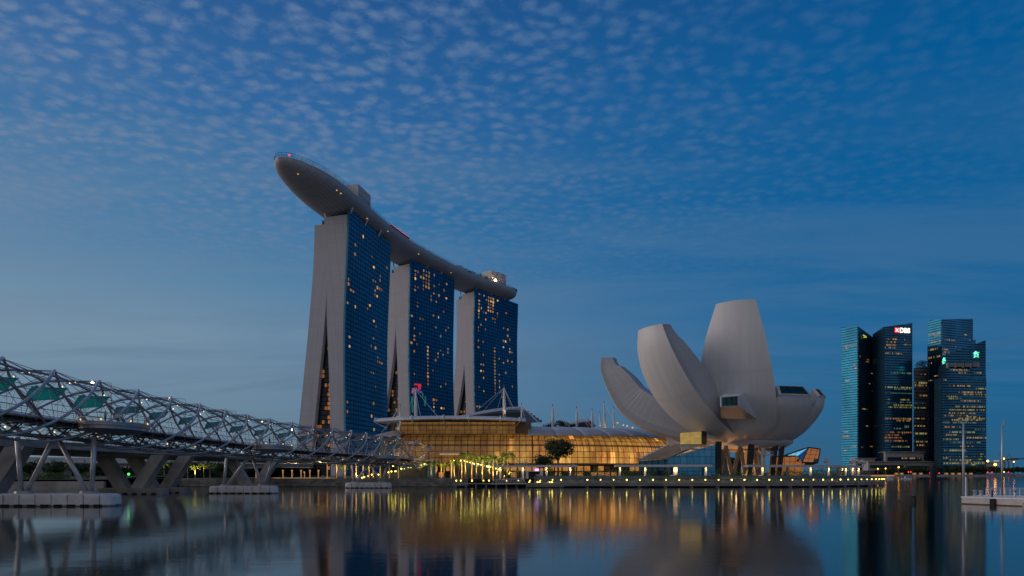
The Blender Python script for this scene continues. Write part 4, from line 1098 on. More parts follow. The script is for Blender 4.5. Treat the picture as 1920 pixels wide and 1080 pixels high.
wood(300, 440, 284, 296, 7.5, 22, 'dense dark undergrowth behind the lit palms under the road bridge')
# ------------------------------------------------------------------ shopping mall
def mall():
    t = thing('shopping_mall', 'long waterfront mall with curved amber-lit glass front and pale roof shells', 'mall', (-10, 300, GZ))
    # plan path of the top of the glass: point, outward normal angle
    path = []
    for i in range(9): path.append(((-44.0, 300.0), R(180 + 90 * i / 8)))
    for i in range(1, 19): path.append(((-44 + 50 * i / 18, 300.0), R(270)))
    RA = 92.
    for i in range(1, 38):
        a = R(1.6 * i); path.append(((6 + RA * math.sin(a), 300 + RA * (1 - math.cos(a))), R(270) + a))
    a = R(1.6 * 37); p0 = path[-1][0]
    for i in range(1, 12): path.append(((p0[0] + 4 * i * math.cos(a), p0[1] + 4 * i * math.sin(a)), R(270) + a))
    prof = [(0, 22.3), (2.6, 21.7), (5.0, 20.2), (6.9, 18.0), (8.1, 15.2), (8.6, 12.2), (8.6, 9.2)]
    ps = [spline(prof, k / 14) for k in range(15)]
    rows, uvs = [], []; u = 0.
    for i, ((x, y), an) in enumerate(path):
        c, s_ = math.cos(an), math.sin(an)
        if i:
            q = path[i - 1]; u += max(2.0, math.hypot(x - q[0][0], y - q[0][1]))
        r_, ur = [], []
        v = 0.
        for k, (o, z) in enumerate(ps):
            r_.append(Vector((x + c * o, y + s_ * o, z))); ur.append((u, k * 1.2))
        rows.append(r_); uvs.append(ur)
    m, tt, b = newmat('amber_lit_hall_glass'); h = T(tt); uv = h.n('ShaderNodeTexCoord').outputs['UV']; s = h.n('ShaderNodeSeparateXYZ'); h.l(uv, s.inputs[0])
    cb = h.n('ShaderNodeCombineXYZ'); h.l(h.m('FLOOR', h.m('DIVIDE', s.outputs[0], 2.1)), cb.inputs[0]); h.l(h.m('FLOOR', h.m('DIVIDE', s.outputs[1], 6.0)), cb.inputs[1])
    wn = h.n('ShaderNodeTexWhiteNoise', noise_dimensions='2D'); h.l(cb.outputs[0], wn.inputs[0])
    band = h.m('SUBTRACT', 1.0, h.m('MULTIPLY', h.m('LESS_THAN', h.m('ABSOLUTE', h.m('SUBTRACT', s.outputs[1], 9.4)), .45), .72)); spark = h.m('MULTIPLY', h.m('GREATER_THAN', wn.outputs[0], .93), h.mapr(s.outputs[0], 45, 75, 0, .6)); blot = h.noise(h.map(uv, (.16, .10, 1)), 1.0, 4, .6); fine = h.noise(h.map(uv, (1.2, .25, 1)), 1.0, 3)
    low = h.mapr(s.outputs[1], 3.0, 13.0, .45, 1.15); along = h.mapr(s.outputs[0], 40, 80, .5, 1.15)
    st = h.m('MULTIPLY', h.m('MULTIPLY', low, along), h.m('ADD', h.mapr(blot, .3, .75, .10, .42), h.m('MULTIPLY', h.m('MULTIPLY', wn.outputs[0], h.mapr(s.outputs[0], 45, 75, .04, .34)), h.mapr(fine, .35, .65, .1, 1.5))))
    h.l(h.m('MULTIPLY', h.m('ADD', st, spark), band), b.inputs['Emission Strength']); h.l(h.mix(h.mapr(blot, .35, .65), (1, .37, .08), (1, .52, .10)), b.inputs['Emission Color'])
    b.inputs['Base Color'].default_value = (.10, .07, .035, 1); b.inputs['Roughness'].default_value = .18; b.inputs['Metallic'].default_value = .4
    AMB = m
    MB().grid(rows, uvs).build('curved_glazing', AMB, t, smooth=True)
    fr = MB()
    for i, r_ in enumerate(rows):
        if i < 8 and i % 2: continue
        fr.tube(r_, .13 if i != 27 else .28, 4)
    for k in range(0, 15, 2): fr.tube([r_[k] for r_ in rows], .11, 4)
    fr.build('glazing_frame', 'frame', t)
    # shop fronts below, behind a dark soffit
    low_, uvl, sof, soo = [], [], [], []
    u = 0.
    for i, ((x, y), an) in enumerate(path):
        c, s_ = math.cos(an), math.sin(an)
        if i: u += max(2.0, math.hypot(x - path[i - 1][0][0], y - path[i - 1][0][1]))
        low_.append([Vector((x + c * 5.5, y + s_ * 5.5, z)) for z in (8.6, GZ)]); uvl.append([(u, 8.6), (u, GZ)])
        sof.append([Vector((x + c * o, y + s_ * o, z)) for o, z in ((8.7, 9.2), (11.4, 9.0), (11.4, 8.5), (5.4, 8.5))])
    shop = curtain('amber_shop_windows', (.05, .03, .02), (.12, .08, .05), 3.1, 2.7, (.012, .01, .008), .16, .2, .2, .3, (1, .40, .10), .42, .42)
    MB().grid(low_, uvl).build('shop_front', shop, t); fixn(MB().grid(sof).build('soffit', simple('brown_soffit', (.12, .10, .09), .7), t))
    cs = thing('shop_canopy', 'small pale canopy with amber lit edge on the mall behind the palms', 'canopy', P(842, 855, 287)); a, b = P(823, 848, 287), P(862, 847.5, 287); MB().box(((a.x + b.x) / 2, 288.5, a.z), (b.x - a.x, 4, .5)).build('roof', 'white', cs); MB().box(((a.x + b.x) / 2, 287.2, a.z - .8), (b.x - a.x - .4, .5, .7)).build('lit_fascia', 'post_glow', cs)
    # flat upper hall with the big flying canopy
    m = MB(); zz = [22.2, 27.6]
    q = [Vector((-49, 301, zz[0])), Vector((1.5, 301, zz[0])), Vector((1.5, 301, zz[1])), Vector((-49, 301, zz[1]))]; bk = Vector((0, 24, 0))
    m.add(q, [[0, 1, 2, 3]], [[(0, 5), (50, 5), (50, 11), (0, 11)]]); m.build('upper_glazing', AMB, t)
    m = MB(); m.hexa([(-49, 301.4, zz[0] - 2), (8.5, 301.4, zz[0] - 2), (8.5, 325, zz[0] - 2), (-49, 325, zz[0] - 2)], [(-49, 301.4, zz[1]), (8.5, 301.4, zz[1]), (8.5, 325, zz[1]), (-49, 325, zz[1])]); m.build('upper_hall', simple('hall_wall', (.16, .12, .09), .7), t)
    m = MB()
    for k in range(19):
        x = -49 + 50.5 * k / 18; m.tube([(x, 300.9, zz[0]), (x, 300.9, zz[1])], .09, 4)
    for k in range(4): m.tube([(-49, 300.9, zz[0] + k * 1.8), (1.5, 300.9, zz[0] + k * 1.8)], .07, 4)
    m.build('upper_frame', 'frame', t)
    cn, top = [], []
    for i in range(25):
        f = i / 24; x = lerp(-59.5, 6.0, f); sag = .9 * math.sin(math.pi * f) ; ed = .25 + .75 * min(1, f * 5, (1 - f) * 7)
        cn.append([Vector((x, 291.0 + (1 - ed) * 6, 27.3 + sag)), Vector((x, 291.5 + (1 - ed) * 6, 28.0 + sag)), Vector((x, 293.2 + (1 - ed) * 6, 28.8 + sag)), Vector((x, 318, 29.0 + sag)), Vector((x, 318, 28.0 + sag)), Vector((x, 291.0 + (1 - ed) * 6, 27.3 + sag))])
    m = MB().grid(cn); m.add(cn[0][:5], [[0, 1, 2, 3, 4]]); m.add(cn[-1][:5], [[4, 3, 2, 1, 0]])
    cano = fixn(m.build('flying_canopy', 'canopy', t))
    m = MB()
    for f in (.02, .27, .46, .66, .84, .985):
        i = int(f * 24); c_ = cn[i]; m.tube([c_[0] + Vector((0, -.1, -.1)), c_[1] + Vector((0, -.15, .1)), c_[2] + Vector((0, 0, .2)), c_[3] + Vector((0, 0, .15))], .32, 5)
        m.tube([c_[0] + Vector((0, 0, -.2)), Vector((c_[0].x * .9 - 2, 300.5, 25.0))], .22, 5)
    m.build('canopy_rib', 'white', cano)
    # pale roof shells along the curve
    def shell(i0, i1, n=6):
        rr_, uu = [], []
        for k in range(n + 1):
            f = lerp(i0, i1, k / n); i = min(int(f), len(path) - 2); g = f - i
            x = lerp(path[i][0][0], path[i + 1][0][0], g); y = lerp(path[i][0][1], path[i + 1][0][1], g); an = lerp(path[i][1], path[i + 1][1], g)
            c, s_ = math.cos(an), math.sin(an); q, uq = [], []
            for j in range(9):
                e = j / 8; o = lerp(6.4, -15, e); z = 20.9 + 5.0 * math.sin(e * math.pi / 2) ** .8 + .25 * math.sin(math.pi * k / n)
                q.append(Vector((x + c * o, y + s_ * o, z))); uq.append((k / n * 12, o))
            rr_.append(q); uu.append(uq)
        o = MB().grid(rr_, uu).build('roof_shell', 'roofmetal', t, smooth=True); so = o.modifiers.new('th', 'SOLIDIFY'); so.thickness = .35
        MB().tube([p + Vector((0, 0, .1)) for p in rr_[0]], .3, 5).build('shell_rib', 'white', o)
        return rr_
    i = 26.5
    while i < 71: shell(i, i + 4.4); i += 4.46
    rr_, uu = [], []
    for k in range(9):
        f = k / 8; x = lerp(-70, -48.5, f)
        rr_.append([Vector((x + 2.5 * e, 293 + 14 * e, 18.4 + 4.6 * math.sin(f * 1.5) * (.55 + .45 * e) + 1.4 * e)) for e in (0, .25, .5, .75, 1)]); uu.append([(f * 20, e * 14) for e in (0, .25, .5, .75, 1)])
    o = MB().grid(rr_, uu).build('roof_shell', 'roofmetal', t, smooth=True); o.modifiers.new('th', 'SOLIDIFY').thickness = .4
    # body of the building behind the glass, so it has depth from any side
    inner = [(x, y + .6) for (x, y), an in path[4:]]
    inner = inner + [(150, 470), (60, 470), (-60, 350), (-60, 310)]
    fixn(MB().prism(inner, GZ, 20.5, False).build('body', simple('mall_body', (.2, .16, .12), .8), t))
    # upper set-back wall under the masts
    return path
MALL = mall()
# big louvred roofs behind
def louvred(label, d, px0, py0, pxt, pyt, nl, dpx, dpy, drop):
    """nested curved roof leaves, each lower one in front and reaching a little farther right"""
    a = P(px0, py0, d); t = thing('louvred_roof', label, 'roof', a)
    for k in range(nl):
        dd = d - 3.2 * k; rows = []; n = 18
        p0 = P(px0 + k * 1.5, py0 + k * .8, dd); p1 = P(pxt + dpx * k, pyt + dpy * k, dd)
        for i in range(n + 1):
            e = i / n; x = lerp(p0.x, p1.x, e); z = lerp(p0.z, p1.z, math.sin(e * math.pi / 2) ** 1.0); w = 3.6 * (.25 + .75 * math.sin(math.pi * min(.93, e * .8 + .13)))
            rows.append([(x, dd - w, z - w * .55 - .25), (x, dd + w, z + .05), (x, dd + w, z + .45), (x, dd - w, z - w * .55 + .25), (x, dd - w, z - w * .55 - .25)])
        m = MB().grid(rows); m.add(rows[-1][:4], [[0, 1, 2, 3]]); m.add(rows[0][:4], [[3, 2, 1, 0]]); fixn(m.build('louvre', 'roofmetal' if k < 2 else 'mid', t))
    rows = []
    for i in range(13):
        e = i / 12; p0 = P(px0, py0, d); p1 = P(pxt, pyt, d); x = lerp(p0.x, p1.x, e); z = lerp(p0.z, p1.z, math.sin(e * math.pi / 2)) - 1.2
        rows.append([(x, d - 3.2 * nl - 2, min(z, p0.z - drop)), (x, d - 3.2 * nl - 1, lerp(p0.z - drop, z, .55)), (x, d + 1, z), (x, d + 24, z), (x, d + 24, p0.z - drop)])
    m = MB().grid(rows); m.add(rows[0], [list(range(5))]); m.add(rows[-1], [list(range(5))[::-1]]); fixn(m.build('shell', 'dark', t))
louvred('grey louvred domed roof rising behind the flying canopy', 378, 838, 786, 980, 763, 7, 6.0, 4.2, 3)
louvred('small dark louvred roof behind the row of masts', 420, 1060, 797, 1104, 786, 6, 2.5, 2.2, 2)
louvred('low louvred roof beside the left rim of the museum', 400, 1172, 812, 1222, 803, 6, 7, 3.4, 2)

# white masts with stay cables
def mast(px, ty, by, d, r, label, cables):
    a, b = P(px, by, d), P(px - .8, ty, d); t = thing('roof_mast', label, 'mast', a, 'white masts over the mall roof')
    MB().tube([a - Vector((0, 0, 3)), a.lerp(b, .5), b], [r, r * .9, r * .45], 8).build('pole', 'white', t, smooth=True)
    MB().tube([b, b + Vector((0, 0, 1.2))], r * .3, 5).build('tip', 'mid', t)
    for (qx, qy, qd) in cables: MB().tube([b, P(qx, qy, qd)], .09 * d / 300, 4).build('cable', 'white', t)
    l = bpy.data.lights.new('mast_uplight', 'SPOT'); l.energy = 1100 * r; l.color = (1, .66, .35); l.spot_size = R(40); l.shadow_soft_size = .3
    lo = bpy.data.objects.new('uplight', l); COL.objects.link(lo); lo.parent = t
    lo.location = Vector((0.4, -3.5, -1)); lo.rotation_euler = (Vector((-.4, 3.5, 8))).to_track_quat('-Z', 'Y').to_euler()
for q in ((780, 731, 786, 312, .75, 'tall lit mast standing on the flying canopy left of centre', ((759, 784, 305), (789, 784, 318), (823, 784, 306))),
          (946, 727, 783, 330, .85, 'tallest lit mast at the right end of the flying canopy', ((896, 768, 320), (932, 768, 345), (960, 768, 345), (963, 766, 320), (905, 772, 345))),
          (751, 762, 808, 302, .5, 'short mast at the left end of the upper hall', ((722, 806, 300), (715, 812, 296), (735, 806, 305))),
          (978.5, 760, 805, 318, .45, 'slim mast beside the stepped louvred roof', ((988, 800, 312), (1022, 806, 312), (1040, 822, 305))),
          (1037, 762, 806, 338, .7, 'mast left of the roof garden trees', ((1062, 798, 335), (1086, 822, 320))),
          (1082, 766, 807, 350, .7, 'mast between the roof garden and the small louvred roof', ((1107, 806, 345), (1128, 822, 330))),
          (1111, 770, 809, 360, .65, 'mast just right of the small louvred roof', ((1130, 808, 355), (1150, 822, 340))),
          (1125.5, 776, 809, 368, .55, 'short mast left of the pair of leaning masts', ()),
          (1133.5, 756, 810, 366, .65, 'highest mast of the right cluster', ((1155, 808, 360), (1168, 820, 350))),
          (1136, 781, 810, 376, .5, 'shortest mast, in front of the right cluster', ()),
          (1151, 766, 812, 374, .65, 'mast with orange tip nearest the museum', ((1185, 780, 380), (1180, 812, 365)))):
    mast(*q)
for k, (px, py) in enumerate(((1158, 793), (1169, 797), (1176, 799), (1186, 802))):
    a = P(px, 814, 390); b = P(px, py, 390); t = thing('roof_lamp', ['small roof lamp post furthest left by the museum rim', 'small roof lamp post second along by the museum rim', 'small orange-lit roof lamp post near the museum rim', 'small roof lamp post nearest the museum rim'][k], 'lamp post', a, 'roof lamp posts')
    MB().tube([a - Vector((0, 0, 2)), b], .2, 5).build('post', 'white', t); MB().ball(b, .55, 6, 4).build('lamp', glowing('dim_orange', (1, .4, .1), .8), t)

# ------------------------------------------------------------------ trees and plants
def leaves(m, c, rad, n, size, rr, shell=.55, up=0.3):
    c = Vector(c)
    for _ in range(n):
        while True:
            q = Vector((rr.uniform(-1, 1), rr.uniform(-1, 1), rr.uniform(-1, 1)))
            if shell < q.length < 1: break
        p = c + Vector((q.x * rad[0], q.y * rad[1], q.z * rad[2]))
        nrm = (q + Vector((rr.gauss(0, .6), rr.gauss(0, .6), rr.gauss(0, .6) + up))).normalized()
        a = nrm.orthogonal().normalized(); b = nrm.cross(a); an = rr.uniform(0, 6.28); a, b = a * math.cos(an) + b * math.sin(an), b * math.cos(an) - a * math.sin(an)
        s = size * rr.uniform(.6, 1.3)
        m.add([p - a * s, p - b * s * .45, p + a * s, p + b * s * .45], [[0, 1, 2, 3]])
def tree(name, label, x, y, z, h, cr, rr, mat='leaf', group=None, n=900, size=.5, flat=.7):
    t = thing(name, label, 'tree', (x, y, z), group)
    tr = MB(); fork = z + h * .42
    tr.tube([(x, y, z - .2), (x + .1, y, z + h * .2), (x, y, fork)], [h * .03, h * .024, h * .018], 7)
    cr_ = MB()
    for k in range(8):
        an = 6.28 * k / 8 + rr.uniform(-.3, .3); rd = cr * rr.uniform(.35, .7); zz = z + h * rr.uniform(.58, .88)
        c = (x + math.cos(an) * rd, y + math.sin(an) * rd, zz)
        tr.tube([(x, y, fork), ((x + c[0]) / 2, (y + c[1]) / 2, lerp(fork, zz, .6)), c], [h * .014, h * .009, h * .004], 5)
        r2 = cr * rr.uniform(.38, .58); leaves(cr_, c, (r2, r2, r2 * flat), n // 9, size, rr)
    leaves(cr_, (x, y, z + h * .86), (cr * .5, cr * .5, h * .14), n // 9, size, rr)
    tr.build('trunk', 'bark', t); cr_.build('crown', mat, t)
    return t
def palm_base():
    rr = random.Random(12); t = thing('palm_tree', 'x', 'palm tree', (0, 0, 0), 'palm trees along the promenade')
    MB().tube([(0, 0, -.1), (.02, 0, 1.0), (.1, 0, 3.0), (.15, 0, 5.6)], [.34, .24, .19, .15], 8).build('trunk', 'palmbark', t)
    MB().tube([(.15, 0, 5.6), (.15, 0, 6.5)], [.17, .08], 7).build('crownshaft', 'frond', t)
    for k in range(12):
        an = 6.28 * k / 12 + rr.uniform(-.2, .2); ln = rr.uniform(2.9, 3.8); rise = rr.uniform(.2, 1.25); m = MB(); sp = []
        for i in range(9):
            f = i / 8; sp.append(Vector((.15 + math.cos(an) * ln * f * (1 - .25 * f), math.sin(an) * ln * f * (1 - .25 * f), 6.3 + rise * math.sin(f * 2.2) * 1.1 - 2.1 * f ** 2.2)))
        m.tube(sp, [.05] * 4 + [.03] * 5, 3)
        side = Vector((-math.sin(an), math.cos(an), 0))
        for i in range(1, 9):
            for sg in (-1, 1):
                for o in (0, .5):
                    p = sp[i - 1].lerp(sp[i], o); tn = (sp[i] - sp[i - 1]).normalized(); w = .78 * math.sin(math.pi * (i - 1 + o) / 8.6) ** .6 + .12
                    e = p + side * (sg * w * .8) + tn * (w * .5) - Vector((0, 0, w * .55)); m.add([p - tn * .07, p + tn * .09, e], [[0, 1, 2]])
        m.build('frond', 'frond', t)
    return t
PALM = palm_base()
def palms():
    lst = [(846, 866, 254, 'first palm right of the bridge end, half behind it'), (852, 861, 250, 'short palm in front of the curved glass beside the first'), (861, 864, 256, 'palm with drooping yellow-lit crown near the stair foot'), (872, 846, 252, 'tallest palm, in front of the mall glass'), (893, 851, 252, 'palm right of the tallest palm'), (907, 853, 258, 'palm behind the lit stair lamps'), (918, 851, 252, 'palm in the middle of the promenade row'), (932, 852, 250, 'palm left of the first pergola'), (951, 846, 254, 'bushy tall palm beside the pergola roof'), (943, 858, 262, 'smaller palm behind the pergola end'),
           (818, 862, 252, 'low palm right under the footbridge landing'), (808, 866, 250, 'yellow-lit palm touching the footbridge end'), (833, 866, 250, 'small palm beside the footbridge landing'),
           (630, 864, 255, 'leftmost yellow palm right of the underpass'), (643, 870, 253, 'second yellow palm right of the underpass'), (658, 862, 258, 'yellow palm above the third pier, left of it'), (672, 863, 260, 'yellow palm directly behind the third pier'), (688, 874, 253, 'short lit palm low beside the lit ramp'), (701, 866, 258, 'yellow palm right of the third pier'),
           (308, 866, 262, 'leftmost palm framed by the concrete V piers'), (333, 868, 258, 'lit palm left of three under the road bridge'), (352, 868, 262, 'lit palm second under the road bridge'), (366, 872, 256, 'lit palm third under the road bridge'), (382, 868, 260, 'lit palm fourth under the road bridge'), (394, 868, 266, 'lit palm nearest the second pier')]
    rr = random.Random(9); first = True
    for px, ty, d, lab in lst:
        p = P(px, 890, d); h = ZY(ty, d) - GZ; sc = h / 7.2
        if first: PALM.location = (p.x, p.y, GZ); PALM.scale = (sc,) * 3; PALM['label'] = lab; first = False
        else: dup(PALM, (p.x, p.y, GZ), rr.uniform(0, 6.28), sc, lab)
palms()
rt_ = random.Random(21)
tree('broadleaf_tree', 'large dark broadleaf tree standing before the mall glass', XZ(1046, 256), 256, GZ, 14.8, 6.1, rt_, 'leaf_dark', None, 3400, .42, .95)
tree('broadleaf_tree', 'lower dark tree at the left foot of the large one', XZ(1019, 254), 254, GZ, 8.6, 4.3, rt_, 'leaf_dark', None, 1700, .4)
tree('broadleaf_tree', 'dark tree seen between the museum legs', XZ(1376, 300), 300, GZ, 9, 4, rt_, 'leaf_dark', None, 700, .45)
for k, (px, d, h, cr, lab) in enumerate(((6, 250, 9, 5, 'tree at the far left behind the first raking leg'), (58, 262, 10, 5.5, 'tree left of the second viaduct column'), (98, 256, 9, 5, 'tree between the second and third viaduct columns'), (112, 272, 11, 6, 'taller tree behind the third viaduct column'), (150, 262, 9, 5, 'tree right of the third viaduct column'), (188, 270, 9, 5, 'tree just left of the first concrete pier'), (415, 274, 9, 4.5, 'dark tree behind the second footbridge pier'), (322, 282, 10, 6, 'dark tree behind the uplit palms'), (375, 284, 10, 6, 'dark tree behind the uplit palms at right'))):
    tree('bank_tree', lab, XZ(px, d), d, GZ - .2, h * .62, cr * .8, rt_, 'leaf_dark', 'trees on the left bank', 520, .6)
for k, (px, d, lab) in enumerate(((40, 222, 'low green bush left of the viaduct column'), (75, 224, 'low green bush beside the viaduct column'), (96, 222, 'green lit bush on the river wall'), (112, 223, 'green bush right of the raking leg'), (160, 226, 'low bush near the end of the river wall'))):
    x = XZ(px, d); m = MB(); leaves(m, (x, d, GZ + .9), (3.4, 1.8, 1.5), 420, .3, rt_, .3); tag(m.build('bush', 'leaf', origin=(x, d, GZ)), lab, 'bush', 'bushes on the left bank')
g = MB(); g.grid([[(-320, 218.5, GZ - .3), (-128, 213.6, GZ - .3)], [(-320, 232, GZ + .6), (-128, 232, GZ + .6)], [(-400, 300, GZ + .8), (-128, 300, GZ + .8)], [(-460, 345, GZ + 5), (-118, 345, GZ + 5)], [(-460, 420, GZ + 5), (-118, 420, GZ + 5)], [(-460, 424, GZ - .5), (-118, 424, GZ - .5)]]); gb = g.build('grass_bank', 'soil'); struct(gb)

def hedge(px0, px1, d0, d1, z, h, w, label):
    a, b = P(px0, 0, d0), P(px1, 0, d1); a.z = b.z = z; L = (b - a).length; n = max(2, int(L / 1.6)); m = MB(); rr = random.Random(int(px0))
    for k in range(n + 1):
        p = a.lerp(b, k / n); hh = h * rr.uniform(.75, 1.15); leaves(m, (p.x, p.y, z + hh * .5), (1.25, w, hh * .55), 90, .26, rr, .35)
    o = m.build('hedge', 'hedge', origin=a); tag(o, label, 'hedge')
hedge(960, 984, 251, 251, GZ + .3, 3.4, 1.2, 'low brown-lit hedge left of the white kiosk')
hedge(1034, 1066, 249, 249, GZ + .3, 3.1, 1.3, 'hedge under the first pergola roof')
hedge(1072, 1118, 248, 248, GZ + .3, 3.7, 1.4, 'tall dense hedge between the first two pergolas')
hedge(1122, 1166, 248, 248, GZ + .3, 3.6, 1.4, 'hedge reaching the left end of the second pergola')
hedge(1166, 1228, 248, 248, GZ + .3, 3.4, 1.4, 'long hedge beneath the second pergola')
hedge(1246, 1282, 247, 247, GZ + .3, 3.2, 1.4, 'hedge before the blue glass pavilion entrance')
hedge(1284, 1342, 247, 247, GZ + .3, 3.3, 1.4, 'hedge in front of the blue glass wall')
hedge(1344, 1432, 248, 252, GZ + .3, 3.3, 1.4, 'long hedge in front of the museum legs')
hedge(1440, 1520, 253, 262, GZ + .3, 3.4, 1.4, 'hedge beneath the third pergola')
hedge(1526, 1600, 263, 290, GZ + .3, 3.7, 1.6, 'hedge at the right tip of the promenade')
for px, py, lab in ((941, 873, 'climbing shrub covering the left pergola post'), (1029, 873, 'climbing shrub over the third pergola post'), (1073, 874, 'small climbing shrub over the right pergola post')):
    p = P(px, 888, 246); m = MB(); leaves(m, (p.x, p.y, GZ + 2.7), (1.6, 1.3, 2.8), 500, .28, random.Random(int(px)), .4); tag(m.build('climbing_shrub', 'hedge', origin=(p.x, p.y, GZ)), lab, 'shrub')
# roof garden trees on the mall and on the deck
for k, (px, py, lab) in enumerate(((1032, 800, 'lit roof garden tree behind the first mast'), (1052, 797, 'broad roof garden tree between two masts'), (1062, 800, 'roof garden tree left of the small louvred roof'), (1078, 803, 'roof garden tree beneath the second mast'), (1098, 803, 'dark roof garden tree beside the small louvred roof'), (1106, 806, 'low roof garden tree at the end of its row'), (1146, 810, 'tiny roof garden tree beside the last mast'))):
    d = 352 + 3 * k; p = P(px, py + 8, d); tree('roof_tree', lab, p.x, d, p.z - 3.6, 8.2, 4.0, rt_, 'leaf_dark', 'roof garden trees', 420, .5)
p0 = P(1064, 812, 352)
tr = thing('roof_terrace', 'brown stepped roof terrace below the masts', 'terrace', (p0.x, 352, 24))
MB().hexa([(XZ(985, 325), 322, 20), (XZ(1240, 372), 366, 20), (XZ(1240, 440), 440, 20), (XZ(985, 400), 400, 20)], [(XZ(985, 325), 324, 27.5), (XZ(1240, 372), 368, 24.4), (XZ(1240, 440), 440, 25), (XZ(985, 400), 400, 27.5)]).build('terrace_slab', simple('terrace_brown', (.13, .10, .08), .8), tr)
for k in range(16):
    x = 262 + k * 4.2 + rt_.uniform(-1, 1)
    if 322 < x < 350: continue
    p, tn, nn = SKY_AT(x, -15.5); h = rt_.uniform(3.0, 5.5)
    m = MB(); leaves(m, (p.x, p.y, p.z + h * .55), (2.2, 2.2, h * .5), 90, .5, rt_, .3); m.tube([p, p + Vector((0, 0, h * .5))], .15, 5)
    tag(m.build('deck_shrub', 'leaf_dark', origin=p), 'small dark planted shrub along the rooftop deck edge', 'shrub', 'shrubs on the rooftop deck')
for k in range(9):
    p, tn, nn = SKY_AT(190 + k * 8, -16); h = rt_.uniform(1.6, 2.8); m = MB(); leaves(m, (p.x, p.y, p.z + h * .5), (1.6, 1.6, h * .5), 60, .4, rt_, .3)
    tag(m.build('deck_shrub', 'leaf_dark', origin=p), 'small dark planted shrub along the rooftop deck edge', 'shrub', 'shrubs on the rooftop deck')
# ------------------------------------------------------------------ promenade: deck, lamps, railings, pergolas
def jetty():
    front, back = JET, shore
    m = MB(); m2 = MB(); rows, rows2 = [], []
    for a, b in zip(front, back):
        rows.append([(a[0], a[1], 1.75), (b[0], b[1], 1.75), (b[0], b[1], 1.35), (a[0], a[1], 1.35), (a[0], a[1], 1.75)])
        c = (lerp(a[0], b[0], .05), lerp(a[1], b[1], .05)); rows2.append([(c[0], c[1], 1.345), (b[0], b[1], 1.345), (b[0], b[1], .55), (c[0], c[1], .55), (c[0], c[1], 1.345)])
    t = thing('boardwalk', 'curved grey boardwalk low over the water before the museum', 'boardwalk', (front[0][0], front[0][1], 0))
    m.grid(rows); m.add(rows[0][:4], [[0, 1, 2, 3]]); m.add(rows[-1][:4], [[3, 2, 1, 0]]); fixn(m.build('deck', 'concrete', t)); m2.grid(rows2); fixn(m2.build('edge_beam', 'concrete', t))
    for i in range(0, len(front), 2):
        q = (lerp(front[i][0], back[i][0], .3), lerp(front[i][1], back[i][1], .3)); MB().box((q[0], q[1], -.3), (1.0, 1.0, 1.68)).build('pile', 'concrete_dark', t)
    r = MB()
    mid_ = offset(JET, 5.0)
    for z in (2.75, 4.1): r.tube([(x, y, z) for x, y in (offset(JET, .5) if z < 3 else mid_)], .045, 4)
    for path, z0, z1 in ((offset(JET, .5), 1.75, 2.75), (mid_, GZ, 4.1)):
        for i in range(len(path) - 1):
            for f in (0, .33, .66): q = (lerp(path[i][0], path[i + 1][0], f), lerp(path[i][1], path[i + 1][1], f)); r.tube([(*q, z0), (*q, z1)], .04, 4)
    tag(r.build('promenade_railing', 'mid', origin=(front[0][0], front[0][1], 1.75)), 'thin steel railing running along the curved boardwalk', 'railing')
    gl = MB(); gl.grid([[(x, y, GZ + .15), (x, y, 4.0)] for x, y in mid_])
    o = gl.build('glass_balustrade', 'railglass', origin=(front[0][0], front[0][1], GZ)); tag(o, 'long dark glass balustrade above the boardwalk', 'balustrade'); o.modifiers.new('th', 'SOLIDIFY').thickness = .03
jetty()
def base_lamp():
    t = thing('boardwalk_lamp', 'round yellow lamp on a short stem, in the even row along the boardwalk edge', 'lamp', (0, 0, 0), 'yellow lamps along the boardwalk')
    MB().tube([(0, 0, 0), (0, 0, .75)], .06, 5).build('stem', 'mid', t)
    MB().ball((0, 0, .92), .23, 8, 5).build('globe', 'lampglow', t)
    return t
LAMP = base_lamp()
def lamps():
    first = True
    for i, (x, y) in enumerate(offset(JET, .25)):
        if i < 4: continue
        if first: LAMP.location = (x, y, 1.72); first = False
        else: dup(LAMP, (x, y, 1.72))
lamps()
